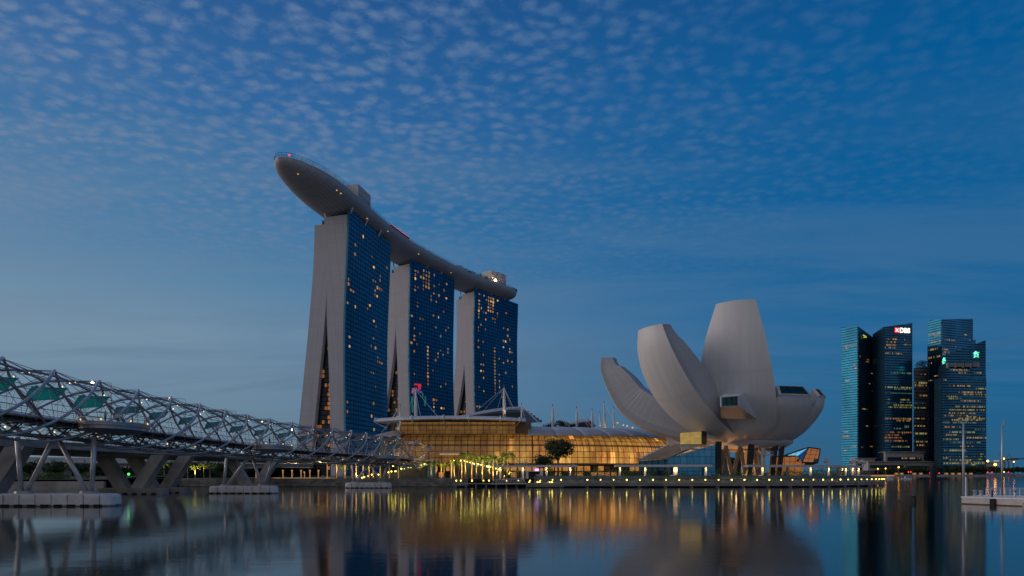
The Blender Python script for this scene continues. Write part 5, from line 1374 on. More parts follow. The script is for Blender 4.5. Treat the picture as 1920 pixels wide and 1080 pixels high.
def pontoon():
    t = thing('landing_pontoon', 'low grey floating landing stage left of the boardwalk', 'pontoon', P(930, 905, 238))
    a, b = XZ(849, 238), XZ(1012, 238)
    MB().box(((a + b) / 2, 239.5, 1.25), (b - a, 3.2, .35)).build('deck', 'concrete', t)
    MB().box(((a + b) / 2, 240.0, .2), (b - a - 1.5, 2.2, .7)).build('float', 'rubber', t)
    for k in range(9): x = lerp(a + 1, b - 1, k / 8); MB().box((x, 238.6, .6), (.6, .5, 1.1)).build('bearer', 'concrete', t)
    r = MB()
    for k in range(31): x = lerp(a, b, k / 30); r.tube([(x, 240.9, 1.4), (x, 240.9, 2.6)], .04, 4)
    r.tube([(a, 240.9, 2.6), (b, 240.9, 2.6)], .05, 4); r.build('railing', 'mid', t)
    g = thing('gangway', 'white lattice truss gangway crossing the landing stage', 'gangway', P(953, 905, 235.5))
    for y in (235.3, 237.0):
        m = MB(); x0, x1 = XZ(921, 235.5), XZ(986, 235.5); z0, z1 = 1.1, 2.75
        m.tube([(x0, y, z0), (x1, y, z0 + .2)], .1, 5); m.tube([(x0 + 1.2, y, z1), (x1 - .8, y, z1 + .2)], .1, 5); m.tube([(x0, y, z0), (x0 + 1.2, y, z1)], .08, 4); m.tube([(x1, y, z0 + .2), (x1 - .8, y, z1 + .2)], .08, 4)
        for k in range(12):
            xa, xb = lerp(x0 + 1.2, x1 - .8, k / 12), lerp(x0 + 1.2, x1 - .8, (k + .5) / 12); xc = lerp(x0 + 1.2, x1 - .8, (k + 1) / 12)
            m.tube([(xa, y, z1), (xb, y, z0 + .1)], .06, 4); m.tube([(xb, y, z0 + .1), (xc, y, z1)], .06, 4)
        m.build('truss', 'white', g)
    MB().box(((x0 + x1) / 2, 236.15, 1.1), (x1 - x0 - .3, 1.5, .1)).build('tread', 'mid', g)
    f = thing('ferry_float', 'dark floating dock with lamps at the right end of the gangway', 'dock', P(1030, 907, 233))
    x0, x1 = XZ(987, 233), XZ(1058, 233)
    MB().hexa([(x0, 231.5, .25), (x1 - 2, 231.5, .25), (x1, 234.5, .25), (x0, 234.5, .25)], [(x0, 231.2, 1.0), (x1 - 2, 231.2, 1.0), (x1, 234.8, 1.0), (x0, 234.8, 1.0)]).build('deck', 'concrete', f)
    MB().box(((x0 + x1) / 2 - 1, 233, 0), (x1 - x0 - 3, 2.6, .6)).build('float', 'rubber', f)
    m = MB()
    for k in range(14): x = lerp(x0 + .2, x1 - 2.2, k / 13); m.tube([(x, 231.4, 1.0), (x, 231.4, 2.2)], .04, 4)
    m.tube([(x0, 231.4, 2.2), (x1 - 2, 231.4, 2.2)], .05, 4); m.build('railing', 'mid', f)
    LB = 'round yellow lamp on the floating landing stage, left of the boardwalk row'
    for px, d, z in ((855.5, 238.6, 1.43), (864, 238.6, 1.43), (885, 238.6, 1.43), (906.5, 238.6, 1.43), (917, 240.5, 1.43), (950, 238.6, 1.43), (972, 238.6, 1.43), (994, 238.6, 1.43), (1013, 238.6, 1.43), (1036, 236.6, 1.72), (1052, 236.6, 1.72), (992.5, 232.2, 1.0), (1008, 232.2, 1.0), (1012, 232.4, 1.0), (1030.5, 232.2, 1.0), (1035, 232.6, 1.0)):
        dup(LAMP, (XZ(px, d), d, z), 0, 1, LB, 'yellow lamps on the landing stage')
pontoon()
def stair_ramps():
    sl = thing('stair_lamp', 'small yellow lamp on the stair rail descending behind the tall palms', 'lamp', (0, 0, 0), 'yellow lamps down the right stair')
    MB().tube([(0, 0, -.5), (0, 0, 0)], .05, 4).build('stem', 'mid', sl); MB().ball((0, 0, .1), .24, 7, 5).build('globe', 'lampglow', sl)
    first = True
    for px, py in ((845, 864.5), (851, 864), (864, 864), (870.5, 864.5), (876, 866), (881.5, 867.5), (886.5, 868.5), (889, 870), (894, 870.5), (897, 871), (902.5, 872), (908, 873.5), (913, 875), (915.5, 875.5), (919.5, 875.5), (924, 877), (929.5, 879), (935, 880)):
        p = P(px, py, 259)
        if first: sl.location = p; first = False
        else: dup(sl, p)
    for px, py in ((679, 896.5), (683, 895), (690, 893), (697, 890.5), (709.5, 890.5), (728.5, 886), (734, 884.5), (741.5, 884), (737, 874.5), (751, 877), (752.5, 879.5), (758.5, 878.5), (765.5, 878), (771, 876.5), (790, 872.5), (796, 870.5)):
        dup(sl, P(px, py, 257), 0, 1.15, 'small yellow lamp on the rising ramp near the third footbridge pier', 'yellow lamps up the left ramp')
    for x0, y0, x1, y1, lab in ((843, 866, 940, 882, 'stone stair flank falling to the right behind the tall palms'), (674, 898, 800, 872, 'grey ramp wall rising to the right under the bridge end')):
        a, b = P(x0, y0 + 1, 260), P(x1, y1 + 1, 260); m = MB()
        m.hexa([(a.x, 260, GZ - .2), (b.x, 260, GZ - .2), (b.x, 263, GZ - .2), (a.x, 263, GZ - .2)], [(a.x, 260, max(a.z, GZ)), (b.x, 260, max(b.z, GZ)), (b.x, 263, max(b.z, GZ)), (a.x, 263, max(a.z, GZ))])
        tag(m.build('stair_flank', 'pave', origin=(a.x, 260, GZ)), lab, 'stair')
    for x0, x1, y0, d, lab in ((741, 812, 872, 266, 'low teal-lit glass shop front below the bridge end'), (850, 938, 867, 268, 'teal-lit glass wall behind the row of palms')):
        t = thing('glass_shopfront', lab, 'shopfront', P((x0 + x1) / 2, 896, d)); a, b = P(x0, y0, d), P(x1, y0, d)
        m = MB(); m.add([(a.x, d, GZ), (b.x, d, GZ), (b.x, d, b.z), (a.x, d, a.z)], [[0, 1, 2, 3]], [[(0, 0), (b.x - a.x, 0), (b.x - a.x, a.z - GZ), (0, a.z - GZ)]]); m.build('glazing', 'lowglass', t)
        MB().box(((a.x + b.x) / 2, d + 4, a.z + .3), (b.x - a.x + 1, 9, .6)).build('roof', 'concrete', t); MB().box(((a.x + b.x) / 2, d + 5, (a.z + GZ) / 2), (b.x - a.x, 7, a.z - GZ)).build('body', 'concrete_dark', t)
stair_ramps()
def posts():
    t = thing('light_column', 'slim pale column lit from its foot on the palm promenade', 'light column', (0, 0, 0), 'lit columns on the palm promenade')  # the shaft itself glows, standing in for lamplight from the foot
    MB().tube([(0, 0, -.1), (0, 0, 1)], .17, 8).build('shaft', 'post_glow', t); MB().lathe([(.26, .97), (.28, 1.02), (.01, 1.03)], (0, 0, 0), 8).build('cap', 'lampmetal', t)
    first = True
    for px, ty, d in ((631, 871, 251), (647, 871, 251), (660.5, 870, 251), (668, 869, 251), (681, 871, 252), (692, 871, 252), (699.5, 871, 252), (713, 874, 252), (730, 873, 252), (747, 874, 252), (808.5, 869, 251), (827.5, 870, 250), (846.5, 866, 250), (865.7, 865, 250), (884.7, 864, 250), (904.7, 863, 250), (924.5, 861.5, 250), (945, 860, 250), (480, 884, 262), (571, 884, 262), (613.5, 871, 251)):
        p = P(px, ty, d); h = p.z - GZ
        if first: o = t; first = False
        else: o = dup(t, (0, 0, 0))
        o.location = (p.x, d, GZ); o.scale = (1, 1, h)
    u = thing('underpass_column', 'short flared amber-lit column beneath the road bridge end', 'column', (0, 0, 0), 'lit columns under the road bridge')
    MB().tube([(0, 0, -.1), (0, 0, 2.4), (0, 0, 3.2)], [.22, .2, .42], 8).build('shaft', 'post_glow', u); first = True
    for px in (530.5, 547.5, 564.5, 581, 597):
        p = P(px, 0, 258)
        if first: u.location = (p.x, 258, GZ); first = False
        else: dup(u, (p.x, 258, GZ))
    b = MB(); a, c = XZ(512, 249.5), XZ(628, 249.5); b.box(((a + c) / 2, 249.6, GZ + .16), (c - a, .2, .14)); tag(b.build('edge_light', glowing('amber_edge_light', (1, .55, .16), .55), origin=((a + c) / 2, 249.6, GZ)), 'thin amber light strip along the quay edge under the road bridge', 'light strip')
    r = MB(); a, c = XZ(515, 250.5), XZ(850, 250.5)
    for k in range(70): x = lerp(a, c, k / 69); r.tube([(x, 250.5, GZ), (x, 250.5, GZ + 1.05)], .035, 4)
    for z in (.55, 1.05): r.tube([(a, 250.5, GZ + z), (c, 250.5, GZ + z)], .035, 4)
    tag(r.build('quay_railing', 'mid', origin=(a, 250.5, GZ)), 'thin metal railing on top of the stained quay wall', 'railing')
posts()
# pole flags near the palms
for px, ty in ((966.5, 861), (971.5, 860.5), (977, 860), (982.5, 860.5), (987.5, 861), (992.5, 858)):
    p = P(px, ty, 256); t = thing('flagpole', 'bare white flagpole in the tight row left of the broad tree', 'flagpole', (p.x, 256, GZ), 'white flagpoles')
    MB().tube([(p.x, 256, GZ - .1), p], [.14, .09], 6).build('pole', 'white', t); MB().tube([(p.x - .5, 256, p.z - 1.1), (p.x + .5, 256, p.z - 1.1)], .09, 5).build('bracket', 'lampmetal', t)

def pergola(label, pts, posts_, z=7.75, w=3.6):
    """flat slatted canopy on lit posts; pts: centre line"""
    t = thing('pergola', label, 'pergola', (pts[0][0], pts[0][1], GZ)); lf, rt_ = offset(pts, w / 2), offset(pts, -w / 2)
    rows = [[(a[0], a[1], z), (b[0], b[1], z), (b[0], b[1], z - .6), (a[0], a[1], z - .6), (a[0], a[1], z)] for a, b in zip(rt_, lf)]
    m = MB().grid(rows); m.add(rows[0][:4], [[0, 1, 2, 3]]); m.add(rows[-1][:4], [[3, 2, 1, 0]]); fixn(m.build('roof_frame', 'canopy', t))
    s = MB(); 
    for i in range(len(pts) - 1):
        L = math.hypot(pts[i + 1][0] - pts[i][0], pts[i + 1][1] - pts[i][1]); n = max(1, int(L / .55))
        for k in range(n):
            f = k / n; a = (lerp(rt_[i][0], rt_[i + 1][0], f), lerp(rt_[i][1], rt_[i + 1][1], f)); b = (lerp(lf[i][0], lf[i + 1][0], f), lerp(lf[i][1], lf[i + 1][1], f))
            e = Vector((a[0] - b[0], a[1] - b[1], 0)).normalized() * .5
            s.tube([(a[0] + e.x, a[1] + e.y, z + .09), (b[0] - e.x, b[1] - e.y, z + .09)], .07, 4)
    s.build('roof_slats', 'white', t)
    for (x, y, lit) in posts_:
        po = MB(); po.box((x, y, (GZ + z - .62) / 2), (.72, .72, z - .62 - GZ)); o = po.build('post', 'white' if lit else 'concrete', t)
        if lit:
            MB().box((x, y - .40, z - 1.0), (.5, .1, .35)).build('downlight', glowing('post_lamp', (1, .55, .18), 3.2), o)
            l = bpy.data.lights.new('post_light', 'SPOT'); l.energy = 300; l.color = (1, .62, .28); l.spot_size = R(95); l.shadow_soft_size = .15
            lo = bpy.data.objects.new('spot', l); COL.objects.link(lo); lo.parent = t
            lo.location = Vector((x, y - 1.0, z - .7)) - ORG[t]; lo.rotation_euler = Vector((0, .16, -1)).to_track_quat('-Z', 'Y').to_euler()
    return t
sh = offset(JET, 6.4)
def along(px):                              # point on the promenade line whose column in the photo is px
    for i in range(len(sh) - 1):
        p0, p1 = PX0 + FPX * sh[i][0] / sh[i][1], PX0 + FPX * sh[i + 1][0] / sh[i + 1][1]
        if p0 <= px <= p1: f = (px - p0) / (p1 - p0); return (lerp(sh[i][0], sh[i + 1][0], f), lerp(sh[i][1], sh[i + 1][1], f))
    return sh[-1]
pergola('slatted white pergola farthest left, over the white kiosk', [(XZ(931, 244), 244), (XZ(1007, 244), 244), (XZ(1083, 244), 244)], [(XZ(p, 243), 243, 1) for p in (938, 980.5, 1024.5, 1069)])
pergola('slatted white pergola in front of the blue glass pavilion', [along(1153), along(1212), along(1272), along(1333)], [(*along(p), 1) for p in (1162, 1209.5, 1264, 1268, 1323)])
pergola('slatted white pergola curving away at the right under the museum', [along(p) for p in (1398, 1440, 1480, 1520, 1556, 1586, 1610)], [(*along(p), l) for p, l in ((1429, 1), (1476, 0), (1519, 1), (1553, 1), (1572, 0), (1598, 1), (1609, 1))])
e_ = along(1606); 
pergola('short pergola at the far tip of the promenade', [(e_[0] + 1, e_[1] + 10), (e_[0] + 6, e_[1] + 24), (e_[0] + 9, e_[1] + 40)], [(e_[0] + 1.5, e_[1] + 12, 1), (e_[0] + 4.0, e_[1] + 20, 1), (e_[0] + 6.5, e_[1] + 28, 1)])
for px, py, rz, lab in ((1549.5, 864, .5, 'white tilted floodlight box on the pergola roof, leftmost'), (1598, 866.5, .3, 'small white tilted floodlight box, second from left'), (1608, 864.5, .6, 'white tilted floodlight box beside the small one'), (1619, 866, .8, 'white tilted floodlight box at the far right end')):
    d = along(px)[1] + 8; p = P(px, py, d); t = thing('floodlight_box', lab, 'floodlight', (p.x, d, 7.7))
    MB().tube([(p.x, d, 7.4), p], .12, 5).build('bracket', 'lampmetal', t)
    c = p; a = R(28 if rz > .4 else -20); u = Vector((math.cos(a), 0, -math.sin(a))); v = Vector((math.sin(a), 0, math.cos(a))); y = Vector((0, .9, 0)); q = [c - u * .8 - v * .6, c + u * .8 - v * .6, c + u * .8 + v * .6, c - u * .8 + v * .6]
    m = MB(); m.add([k - y for k in q] + [k + y for k in q], [[0, 1, 2, 3], [7, 6, 5, 4], [0, 4, 5, 1], [1, 5, 6, 2], [2, 6, 7, 3], [3, 7, 4, 0]]); fixn(m.build('housing', 'white', t))
def kiosk():
    d = 241.5; x0, x1 = XZ(986, d), XZ(1018, d); t = thing('kiosk', 'white kiosk with a dark open counter beneath the pergola', 'kiosk', ((x0 + x1) / 2, d, GZ)); zt = ZY(883, d)
    MB().box(((x0 + x1) / 2, d + 1.2, zt - .12), (x1 - x0, 2.6, .25)).build('roof', 'white', t)
    for a, b, h0, h1 in ((x0, x0 + .9, GZ, zt - .25), (x1 - 1.1, x1, GZ, zt - .25), (x1 - 2.2, x1 - 1.1, GZ, GZ + 1.5)): MB().box(((a + b) / 2, d + 1.2, (h0 + h1) / 2), (b - a, 2.3, h1 - h0)).build('wall', 'white', t)
    MB().box(((x0 + x1) / 2, d + 2.3, (GZ + zt) / 2), (x1 - x0 - .1, .2, zt - GZ - .3)).build('back_wall', 'dark', t); MB().box(((x0 + x1) / 2 - .5, d + .6, GZ + .5), (x1 - x0 - 3.2, .5, .9)).build('counter', 'dark', t)
kiosk()
reflection_and_sign_glow = glowing('violet_sign', (.75, .35, 1.0), 2.0)
p = P(1006.5, 881, 247); tt_ = thing('neon_shop_sign', 'small violet glowing shop sign above the white kiosk', 'sign', p); m = MB(); m.box(p, (1.5, .15, .9)); m.build('lit_face', reflection_and_sign_glow, tt_); MB().box(p + Vector((0, .2, 0)), (1.6, .2, 1)).build('backing', 'dark', tt_)
MB().tube([(p.x, p.y + .3, GZ), (p.x, p.y + .3, p.z)], .1, 5).build('post', 'dark', tt_)
# warm lamps washing the palms, quay and underpass (these are the up-lights seen at the trunks' feet)
for px, d, e, z in ((322, 255, 900, 4), (360, 253, 900, 4), (560, 262, 700, 6.5), (600, 262, 500, 6.5), (638, 247, 420, 4), (668, 250, 500, 4), (700, 252, 420, 4), (815, 247, 420, 4), (850, 248, 380, 4), (875, 248, 420, 4), (900, 248, 420, 4), (922, 248, 420, 4), (948, 249, 380, 4), (1376, 262, 1500, 5), (1404, 262, 1500, 5), (1350, 258, 900, 5)):
    under = 1340 < px < 1410; l = bpy.data.lights.new('uplight', 'POINT' if under else 'SPOT'); l.energy = e * (1 if under else 13 if px > 610 or px < 500 else 10); l.color = (1, .74, .22) if not 1340 < px < 1410 else (1, .5, .2); l.shadow_soft_size = 1.2 if under else .3
    lo = bpy.data.objects.new('ground_uplight', l); COL.objects.link(lo); lo.location = (XZ(px, d), d, z if under else GZ + .3)
    if not under: l.spot_size = R(125); l.spot_blend = .6; lo.rotation_euler = (R(180 - 14), 0, 0)

# ------------------------------------------------------------------ far shore: office towers
def box_tower(name, label, plan, z0, tops, mats, rows_, seed, cat='office tower'):
    """plan: list of (px, d) front corners left to right, then depth; each front face its own glass part"""
    t = thing(name, label, cat, P(plan[0][0], 888, plan[0][1])); pts = [Vector((XZ(px, d), d, 0)) for px, d in plan]
    n = len(pts); bk = [Vector((p.x * (1 + 42 / p.y) + (7 if i == 0 else -7 if i == n - 1 else 0), p.y + 42, 0)) for i, p in enumerate(pts)]; u = 0; rr = random.Random(seed)
    body = MB(); poly = [(p.x, p.y + .8) for p in pts] + [(p.x, p.y) for p in bk[::-1]]; zt = [z - .5 for z in tops] + [z - .5 for z in tops[::-1]]
    body.prism(poly, z0, zt); fixn(body.build('core', 'office_black', t))
    for i in range(n - 1):
        a, b = pts[i], pts[i + 1]; L = (b - a).length; dr = (b - a).normalized(); nr = Vector((dr.y, -dr.x, 0))
        m = MB(); q = [Vector((a.x, a.y, z0)), Vector((b.x, b.y, z0)), Vector((b.x, b.y, tops[i + 1])), Vector((a.x, a.y, tops[i]))]
        o = nr * .8; uv = [(0, z0), (L, z0), (L, tops[i + 1]), (0, tops[i])]
        m.add([p + o for p in q] + [p - o * .0 for p in q], [[0, 1, 2, 3], [3, 2, 6, 7], [0, 3, 7, 4], [1, 5, 6, 2]], [uv, uv, uv, uv]); fixn(m.build('glass_face', mats[i], t))
        for (face, z, f0, f1, h, mt) in rows_:
            if face != i: continue
            m = MB(); p0, p1 = a.lerp(b, f0) + nr * .9, a.lerp(b, f1) + nr * .9; w = (p1 - p0).length; k = rr.uniform(0, 99) // 1
            m.add([(p0.x, p0.y, z), (p1.x, p1.y, z), (p1.x, p1.y, z + h), (p0.x, p0.y, z + h)], [[0, 1, 2, 3]], [[(k, k), (k + w, k), (k + w, k + .5), (k, k + .5)]])
            p0, p1 = p0 + nr * .4, p1 + nr * .4; m.grid([[(p0.x - nr.x * .4, p0.y - nr.y * .4, z - .1), (p1.x - nr.x * .4, p1.y - nr.y * .4, z - .1)], [(p0.x, p0.y, z - .1), (p1.x, p1.y, z - .1)]])
            m.build('lit_floor', mt, t)
    return t, pts, tops
RW = broken_row('warm_office_row', (1, .60, .22), .42); RY = broken_row('yellow_office_row', (.9, .85, .30), .34); RG = broken_row('cool_office_row', (.35, .85, .80), .2); RO = broken_row('orange_office_row', (1, .42, .12), .36)
def rnd_rows(face, zlo, zhi, n, seed, mats, f0=0., f1=1., h=2.2):
    rr = random.Random(seed); out = []; used = set()
    for _ in range(n * 3):
        if len(out) >= n: break
        k = rr.randint(int(zlo / 4.2), int(zhi / 4.2)); a = rr.uniform(f0, f1 - .12); b = min(f1, a + rr.choice((.1, .16, .25, .4, .6)))
        if any(abs(k - kk) < 1 and not (b < aa or a > bb) for kk, aa, bb in used): continue
        used.add((k, a, b)); out.append((face, k * 4.2, a, b, h, rr.choice(mats)))
    return out
def px_rows(face, d, pa, pb, items):
    return [(face, ZY(y, d), (x0 - pa) / (pb - pa), (x1 - pa) / (pb - pa), h, m) for (x0, x1, y, h, m) in items]
d = 1100; zt = ZY(612, d)
box_tower('office_tower', 'leftmost office tower with bright blue left face and slanted crown', [(1578, 1125), (1608, 1100), (1646, 1140)], 3, [ZY(614, 1125), zt, ZY(640, 1140)], ['office_bright', 'office_black'],
    px_rows(0, 1110, 1578, 1608, [(1585, 1607, 649, 2.2, RO), (1580, 1584, 654, 2.4, RW), (1587, 1592, 653.5, 2, RW), (1598, 1607, 693, 2, RW), (1600, 1606, 687, 1.6, RO), (1580, 1595, 819, 2.4, RO), (1595, 1606, 838, 2, RO), (1586, 1594, 714, 1.6, RW), (1583, 1592, 810, 1.4, RW), (1582, 1590, 845, 1.6, RW)])
    + px_rows(1, 1120, 1608, 1646, [(1611, 1613, 673, 3, RW), (1622, 1628, 676, 2, RO), (1622, 1628, 680, 2, RO), (1638, 1643, 681.5, 2, RW), (1615, 1625, 769, 2, RW), (1627, 1632, 720, 1.4, RW), (1634, 1640, 733, 1.4, RY), (1620, 1626, 800, 1.6, RW), (1613, 1618, 840, 1.6, RW), (1630, 1644, 838, 1.8, RO), (1632, 1643, 700, 1.5, RW)]), 1)
box_tower('office_tower', 'dark curved office block tucked between the left tower and the red-signed one', [(1622, 1160), (1648, 1150), (1662, 1155)], 3, [ZY(634, 1160), ZY(634, 1150), ZY(634, 1155)], ['office_black', 'office_dark'], rnd_rows(1, 20, 190, 12, 3, [RW, RG]), 2)
DB, dpt, dtop = box_tower('office_tower', 'dark office tower with a red and white lit sign at its top', [(1637, 1115), (1657.5, 1085), (1710, 1095)], 3, [ZY(627, 1115), ZY(613, 1085), ZY(606, 1095)], ['office_black', 'office_dark'],
    px_rows(1, 1090, 1657.5, 1710, [(1664, 1681, 638, 2.4, RW), (1662, 1681, 643.5, 2.4, RW), (1658.5, 1680, 649, 2.4, RW), (1658, 1680, 654, 2.4, RW), (1693, 1697, 638, 2.4, RW), (1694, 1709, 647, 2.2, RY), (1658, 1692, 664.5, 2.2, RW), (1670, 1708, 701, 2.6, RG), (1659, 1709, 728, 2.4, RY), (1660, 1709, 738, 1.2, RG), (1675, 1709, 761, 2.2, RY), (1665, 1709, 765, 2.2, RY), (1659, 1700, 786, 2, RO), (1660, 1709, 786.5, 2.2, RW), (1680, 1709, 790, 1.8, RO), (1695, 1706, 802, 2, RY), (1658, 1685, 817, 2.2, RO), (1658, 1690, 822, 2.2, RO), (1659, 1709, 812, 2.2, RO), (1658, 1700, 828, 2.4, RO), (1670, 1709, 839, 2.4, RY), (1662, 1690, 757, 1.5, RG)]) + rnd_rows(1, 20, 160, 10, 8, [RG, RY, RW]), 3)
box_tower('office_tower', 'narrow pale-banded office block with a garden roof', [(1713, 1180), (1740, 1185), (1744, 1190)], 3, [ZY(690, 1180), ZY(687, 1185), ZY(687, 1190)], ['banded', 'office_black'],
    px_rows(0, 1182, 1713, 1740, [(1714, 1740, 719.5, 3.2, RY), (1714, 1740, 724.5, 3.2, RW), (1724, 1739, 743, 2.6, RW), (1714, 1739, 766, 2.6, RY), (1714, 1739, 757, 2, RG), (1714, 1739, 800, 2.4, RW), (1714, 1739, 814.5, 3, RY), (1714, 1739, 829.5, 2.6, RY), (1718, 1736, 836, 2.4, RW), (1714, 1735, 786, 2, RW), (1726, 1739, 703, 2, RW)]), 4)
m = MB(); rr9 = random.Random(5)
a9 = P(1713, 688, 1186); leaves(m, (XZ(1729, 1195), 1196, ZY(682, 1190)), (11, 9, 7), 300, 1.4, rr9, .2); tag(m.build('roof_garden', 'leaf_dark', origin=a9), 'dark planted roof garden on top of the narrow banded block', 'roof garden')
box_tower('office_tower', 'tallest office tower with bright turquoise left face and flat top', [(1739.5, 1165), (1765, 1140), (1823.5, 1165)], 3, [ZY(600.5, 1165), ZY(599, 1140), ZY(598, 1165)], ['office_bright', 'office_mid'],
    px_rows(0, 1150, 1739.5, 1765, [(1741, 1764, 627, 2, RW), (1752, 1764, 631, 1.6, RG), (1747, 1764, 642, 2, RW), (1740.5, 1760, 656, 3.2, RW), (1741, 1764, 671, 3.2, RW), (1743, 1748, 681, 2.6, RW), (1752, 1762, 706, 2, RW), (1742, 1752, 713, 1.6, RW)]) + px_rows(1, 1150, 1765, 1823.5, [(1803, 1813, 627, 2, RW), (1770, 1790, 639.5, 1.8, RW), (1806, 1823, 636, 2, RG), (1766, 1778, 658, 2, RW), (1768, 1780, 663, 2.4, RW), (1766, 1772, 667, 2, RW), (1784, 1792, 651, 1.4, RW)]), 5)
box_tower('office_tower', 'slender blue block just right of the tallest tower', [(1765, 1180), (1829, 1178)], 3, [ZY(648, 1180), ZY(637, 1178)], ['office_mid'], [], 6)
SC, spt, stop = box_tower('office_tower', 'front office tower with slanted top and green and blue lit emblem', [(1760, 1075), (1775, 1050), (1847.5, 1060)], 3, [ZY(692, 1075), ZY(665, 1050), ZY(638, 1060)], ['office_black', 'office_dark'],
    px_rows(1, 1055, 1775, 1847.5, [(1780, 1817, 695.5, 2.2, RW), (1795, 1813, 701, 2.6, RW), (1825, 1840, 700, 2.2, RY)]), 7)
box_tower('office_tower', 'broad lower front of the emblem tower, many lit floors', [(1752.5, 1062), (1766, 1044), (1848.5, 1052)], 3, [ZY(711, 1062), ZY(709.5, 1044), ZY(708, 1052)], ['office_black', 'office_dark'],
    px_rows(1, 1048, 1766, 1848.5, [(1780, 1822, 725, 2.2, RW), (1795, 1840, 737, 2.4, RW), (1778, 1802, 749, 2.4, RY), (1806, 1847, 741, 2.2, RY), (1800, 1838, 753, 2.2, RW), (1790, 1846, 764, 2.4, RY), (1780, 1846, 770, 2.2, RY), (1778, 1830, 776, 1.8, RW), (1812, 1836, 783, 2, RY), (1780, 1840, 789, 2.4, RW), (1766, 1830, 794, 2.4, RG), (1770, 1800, 802, 1.8, RW), (1825, 1846, 806, 2, RG), (1768, 1798, 825, 2.2, RY), (1780, 1838, 831, 2.4, RG), (1770, 1810, 846, 2.4, RY), (1798, 1824, 838, 2, RW), (1768, 1780, 860, 2.4, RW), (1780, 1822, 864, 2.4, RW), (1795, 1846, 857, 1.8, RG), (1768, 1846, 870, 2.2, RY)]) + rnd_rows(1, 20, 150, 14, 11, [RW, RY, RG]), 8)
# recessed plant floor on the slanted tower
t0 = thing('plant_floor', 'grey louvred plant floor set in the slanted tower', 'plant floor', P(1800, 690, 1046))
for k in range(4):
    a, b = P(1779 + 14.3 * k, 688, 1048), P(1790.5 + 14.3 * k, 681.5 - .6 * k, 1048); MB().hexa([(a.x, 1046, a.z), (b.x, 1046, a.z), (b.x, 1054, a.z), (a.x, 1054, a.z)], [(a.x, 1046, b.z), (b.x, 1046, b.z), (b.x, 1054, b.z), (a.x, 1054, b.z)]).build('louvre_bay', 'mid', t0)
for k in range(5):
    a = P(1778 + 14.3 * k, 688.5, 1045.5); MB().box((a.x, 1047, a.z + 3), (2.2, 3, 7)).build('pier', 'concrete', t0)
# signs
def facing(pts, f, z, off):
    a, b = pts[-2], pts[-1]; dr = (b - a).normalized(); nr = Vector((dr.y, -dr.x, 0)); p = a.lerp(b, f) + nr * off; return Vector((p.x, p.y, z)), dr, nr
p, dr, nr = facing(dpt, .43, ZY(619, 1088), 1.6)
sg_ = thing('tower_sign', 'lit bank sign with red square emblem and white letters', 'sign', p)
ang = math.atan2(dr.y, dr.x)
MB().box((p.x, p.y, p.z), (7.6, .5, 7.6), ang).build('emblem_square', glowing('red_emblem', (1, .02, .03), 1.7, .1), sg_)
for a_ in (45, -45):
    m = MB(); q = R(a_); u = dr * math.cos(q) + Vector((0, 0, math.sin(q))); v = dr * -math.sin(q) + Vector((0, 0, math.cos(q))); c = p + nr * .35 + nr * (.02 if a_ > 0 else 0)
    k = [c - u * 3.4 - v * .75, c + u * 3.4 - v * .75, c + u * 3.4 + v * .75, c - u * 3.4 + v * .75]; m.add(k + [x_ + nr * .2 for x_ in k], [[4, 5, 6, 7], [0, 4, 7, 3], [1, 2, 6, 5], [0, 1, 5, 4], [3, 7, 6, 2]]); fixn(m.build('emblem_cross', glowing('white_emblem', (1, .75, .7), 1.5, .05), sg_))
fc = bpy.data.curves.new('lettering', 'FONT'); fc.body = 'DBS'; fc.size = 10.6; fc.extrude = .3; fc.offset = .22; fc.space_character = 1.02
ft = bpy.data.objects.new('lettering_source', fc); COL.objects.link(ft); bpy.context.view_layer.update(); fm = bpy.data.meshes.new_from_object(ft.evaluated_get(bpy.context.evaluated_depsgraph_get())); bpy.data.objects.remove(ft); fm.materials.clear(); fm.materials.append(glowing('white_letters', (1, .93, .62), 2.0, .05)); fo = bpy.data.objects.new('lettering', fm); COL.objects.link(fo); fo.parent = sg_
fo.location = dr * 5.0 + nr * .3 + Vector((0, 0, -3.6)); fo.rotation_euler = (R(90), 0, ang)
p, dr, nr = facing(spt, .735, ZY(664.5, 1056), 1.8); e_ = thing('tower_emblem', 'green and blue lit interlaced emblem on the slanted tower', 'sign', p)
bl_, gr_ = glowing('blue_emblem', (.22, .72, 1.0), 1.5, .1), glowing('green_emblem', (.08, .85, .12), 1.3, .1)
def strokes(e, p, dr, nr, sc, lst):
    for mt, pts in lst: MB().tube([p + dr * (x * sc) + Vector((0, 0, z * sc)) + nr * o for x, z, o in pts], .8 * sc, 6).build('emblem_stroke', mt, e)
EM = [(bl_, [(-.2, 4.2, 0), (-3.6, 1.6, 0), (-3.4, .6, 0), (1.2, 1.0, 0), (3.4, -.6, 0), (3.0, -1.8, 0)]), (gr_, [(3.6, 3.4, .5), (3.8, 2.4, .5), (.4, 1.4, .9)]), (bl_, [(1.2, 3.2, .4), (-.8, 1.8, .4), (-.4, 1.0, .4)]), (gr_, [(-3.8, -1.2, .8), (-2.4, -2.0, .8), (3.4, -4.2, .8)]), (bl_, [(-3.6, -4.6, .2), (-1.2, -2.8, .2)]), (gr_, [(-3.6, -1.4, .5), (-1.6, -.8, .5)])]
strokes(e_, p, dr, nr, 1.05, EM)
a, b = spt[0], spt[1]; dr2 = (b - a).normalized(); nr2 = Vector((dr2.y, -dr2.x, 0)); p2 = a.lerp(b, .82) + nr2 * 1.6; p2.z = ZY(676, 1055)
e2 = thing('tower_emblem', 'same interlaced emblem seen edge-on at the left corner of the slanted tower', 'sign', p2); strokes(e2, p2, dr2, nr2, 1.0, EM)
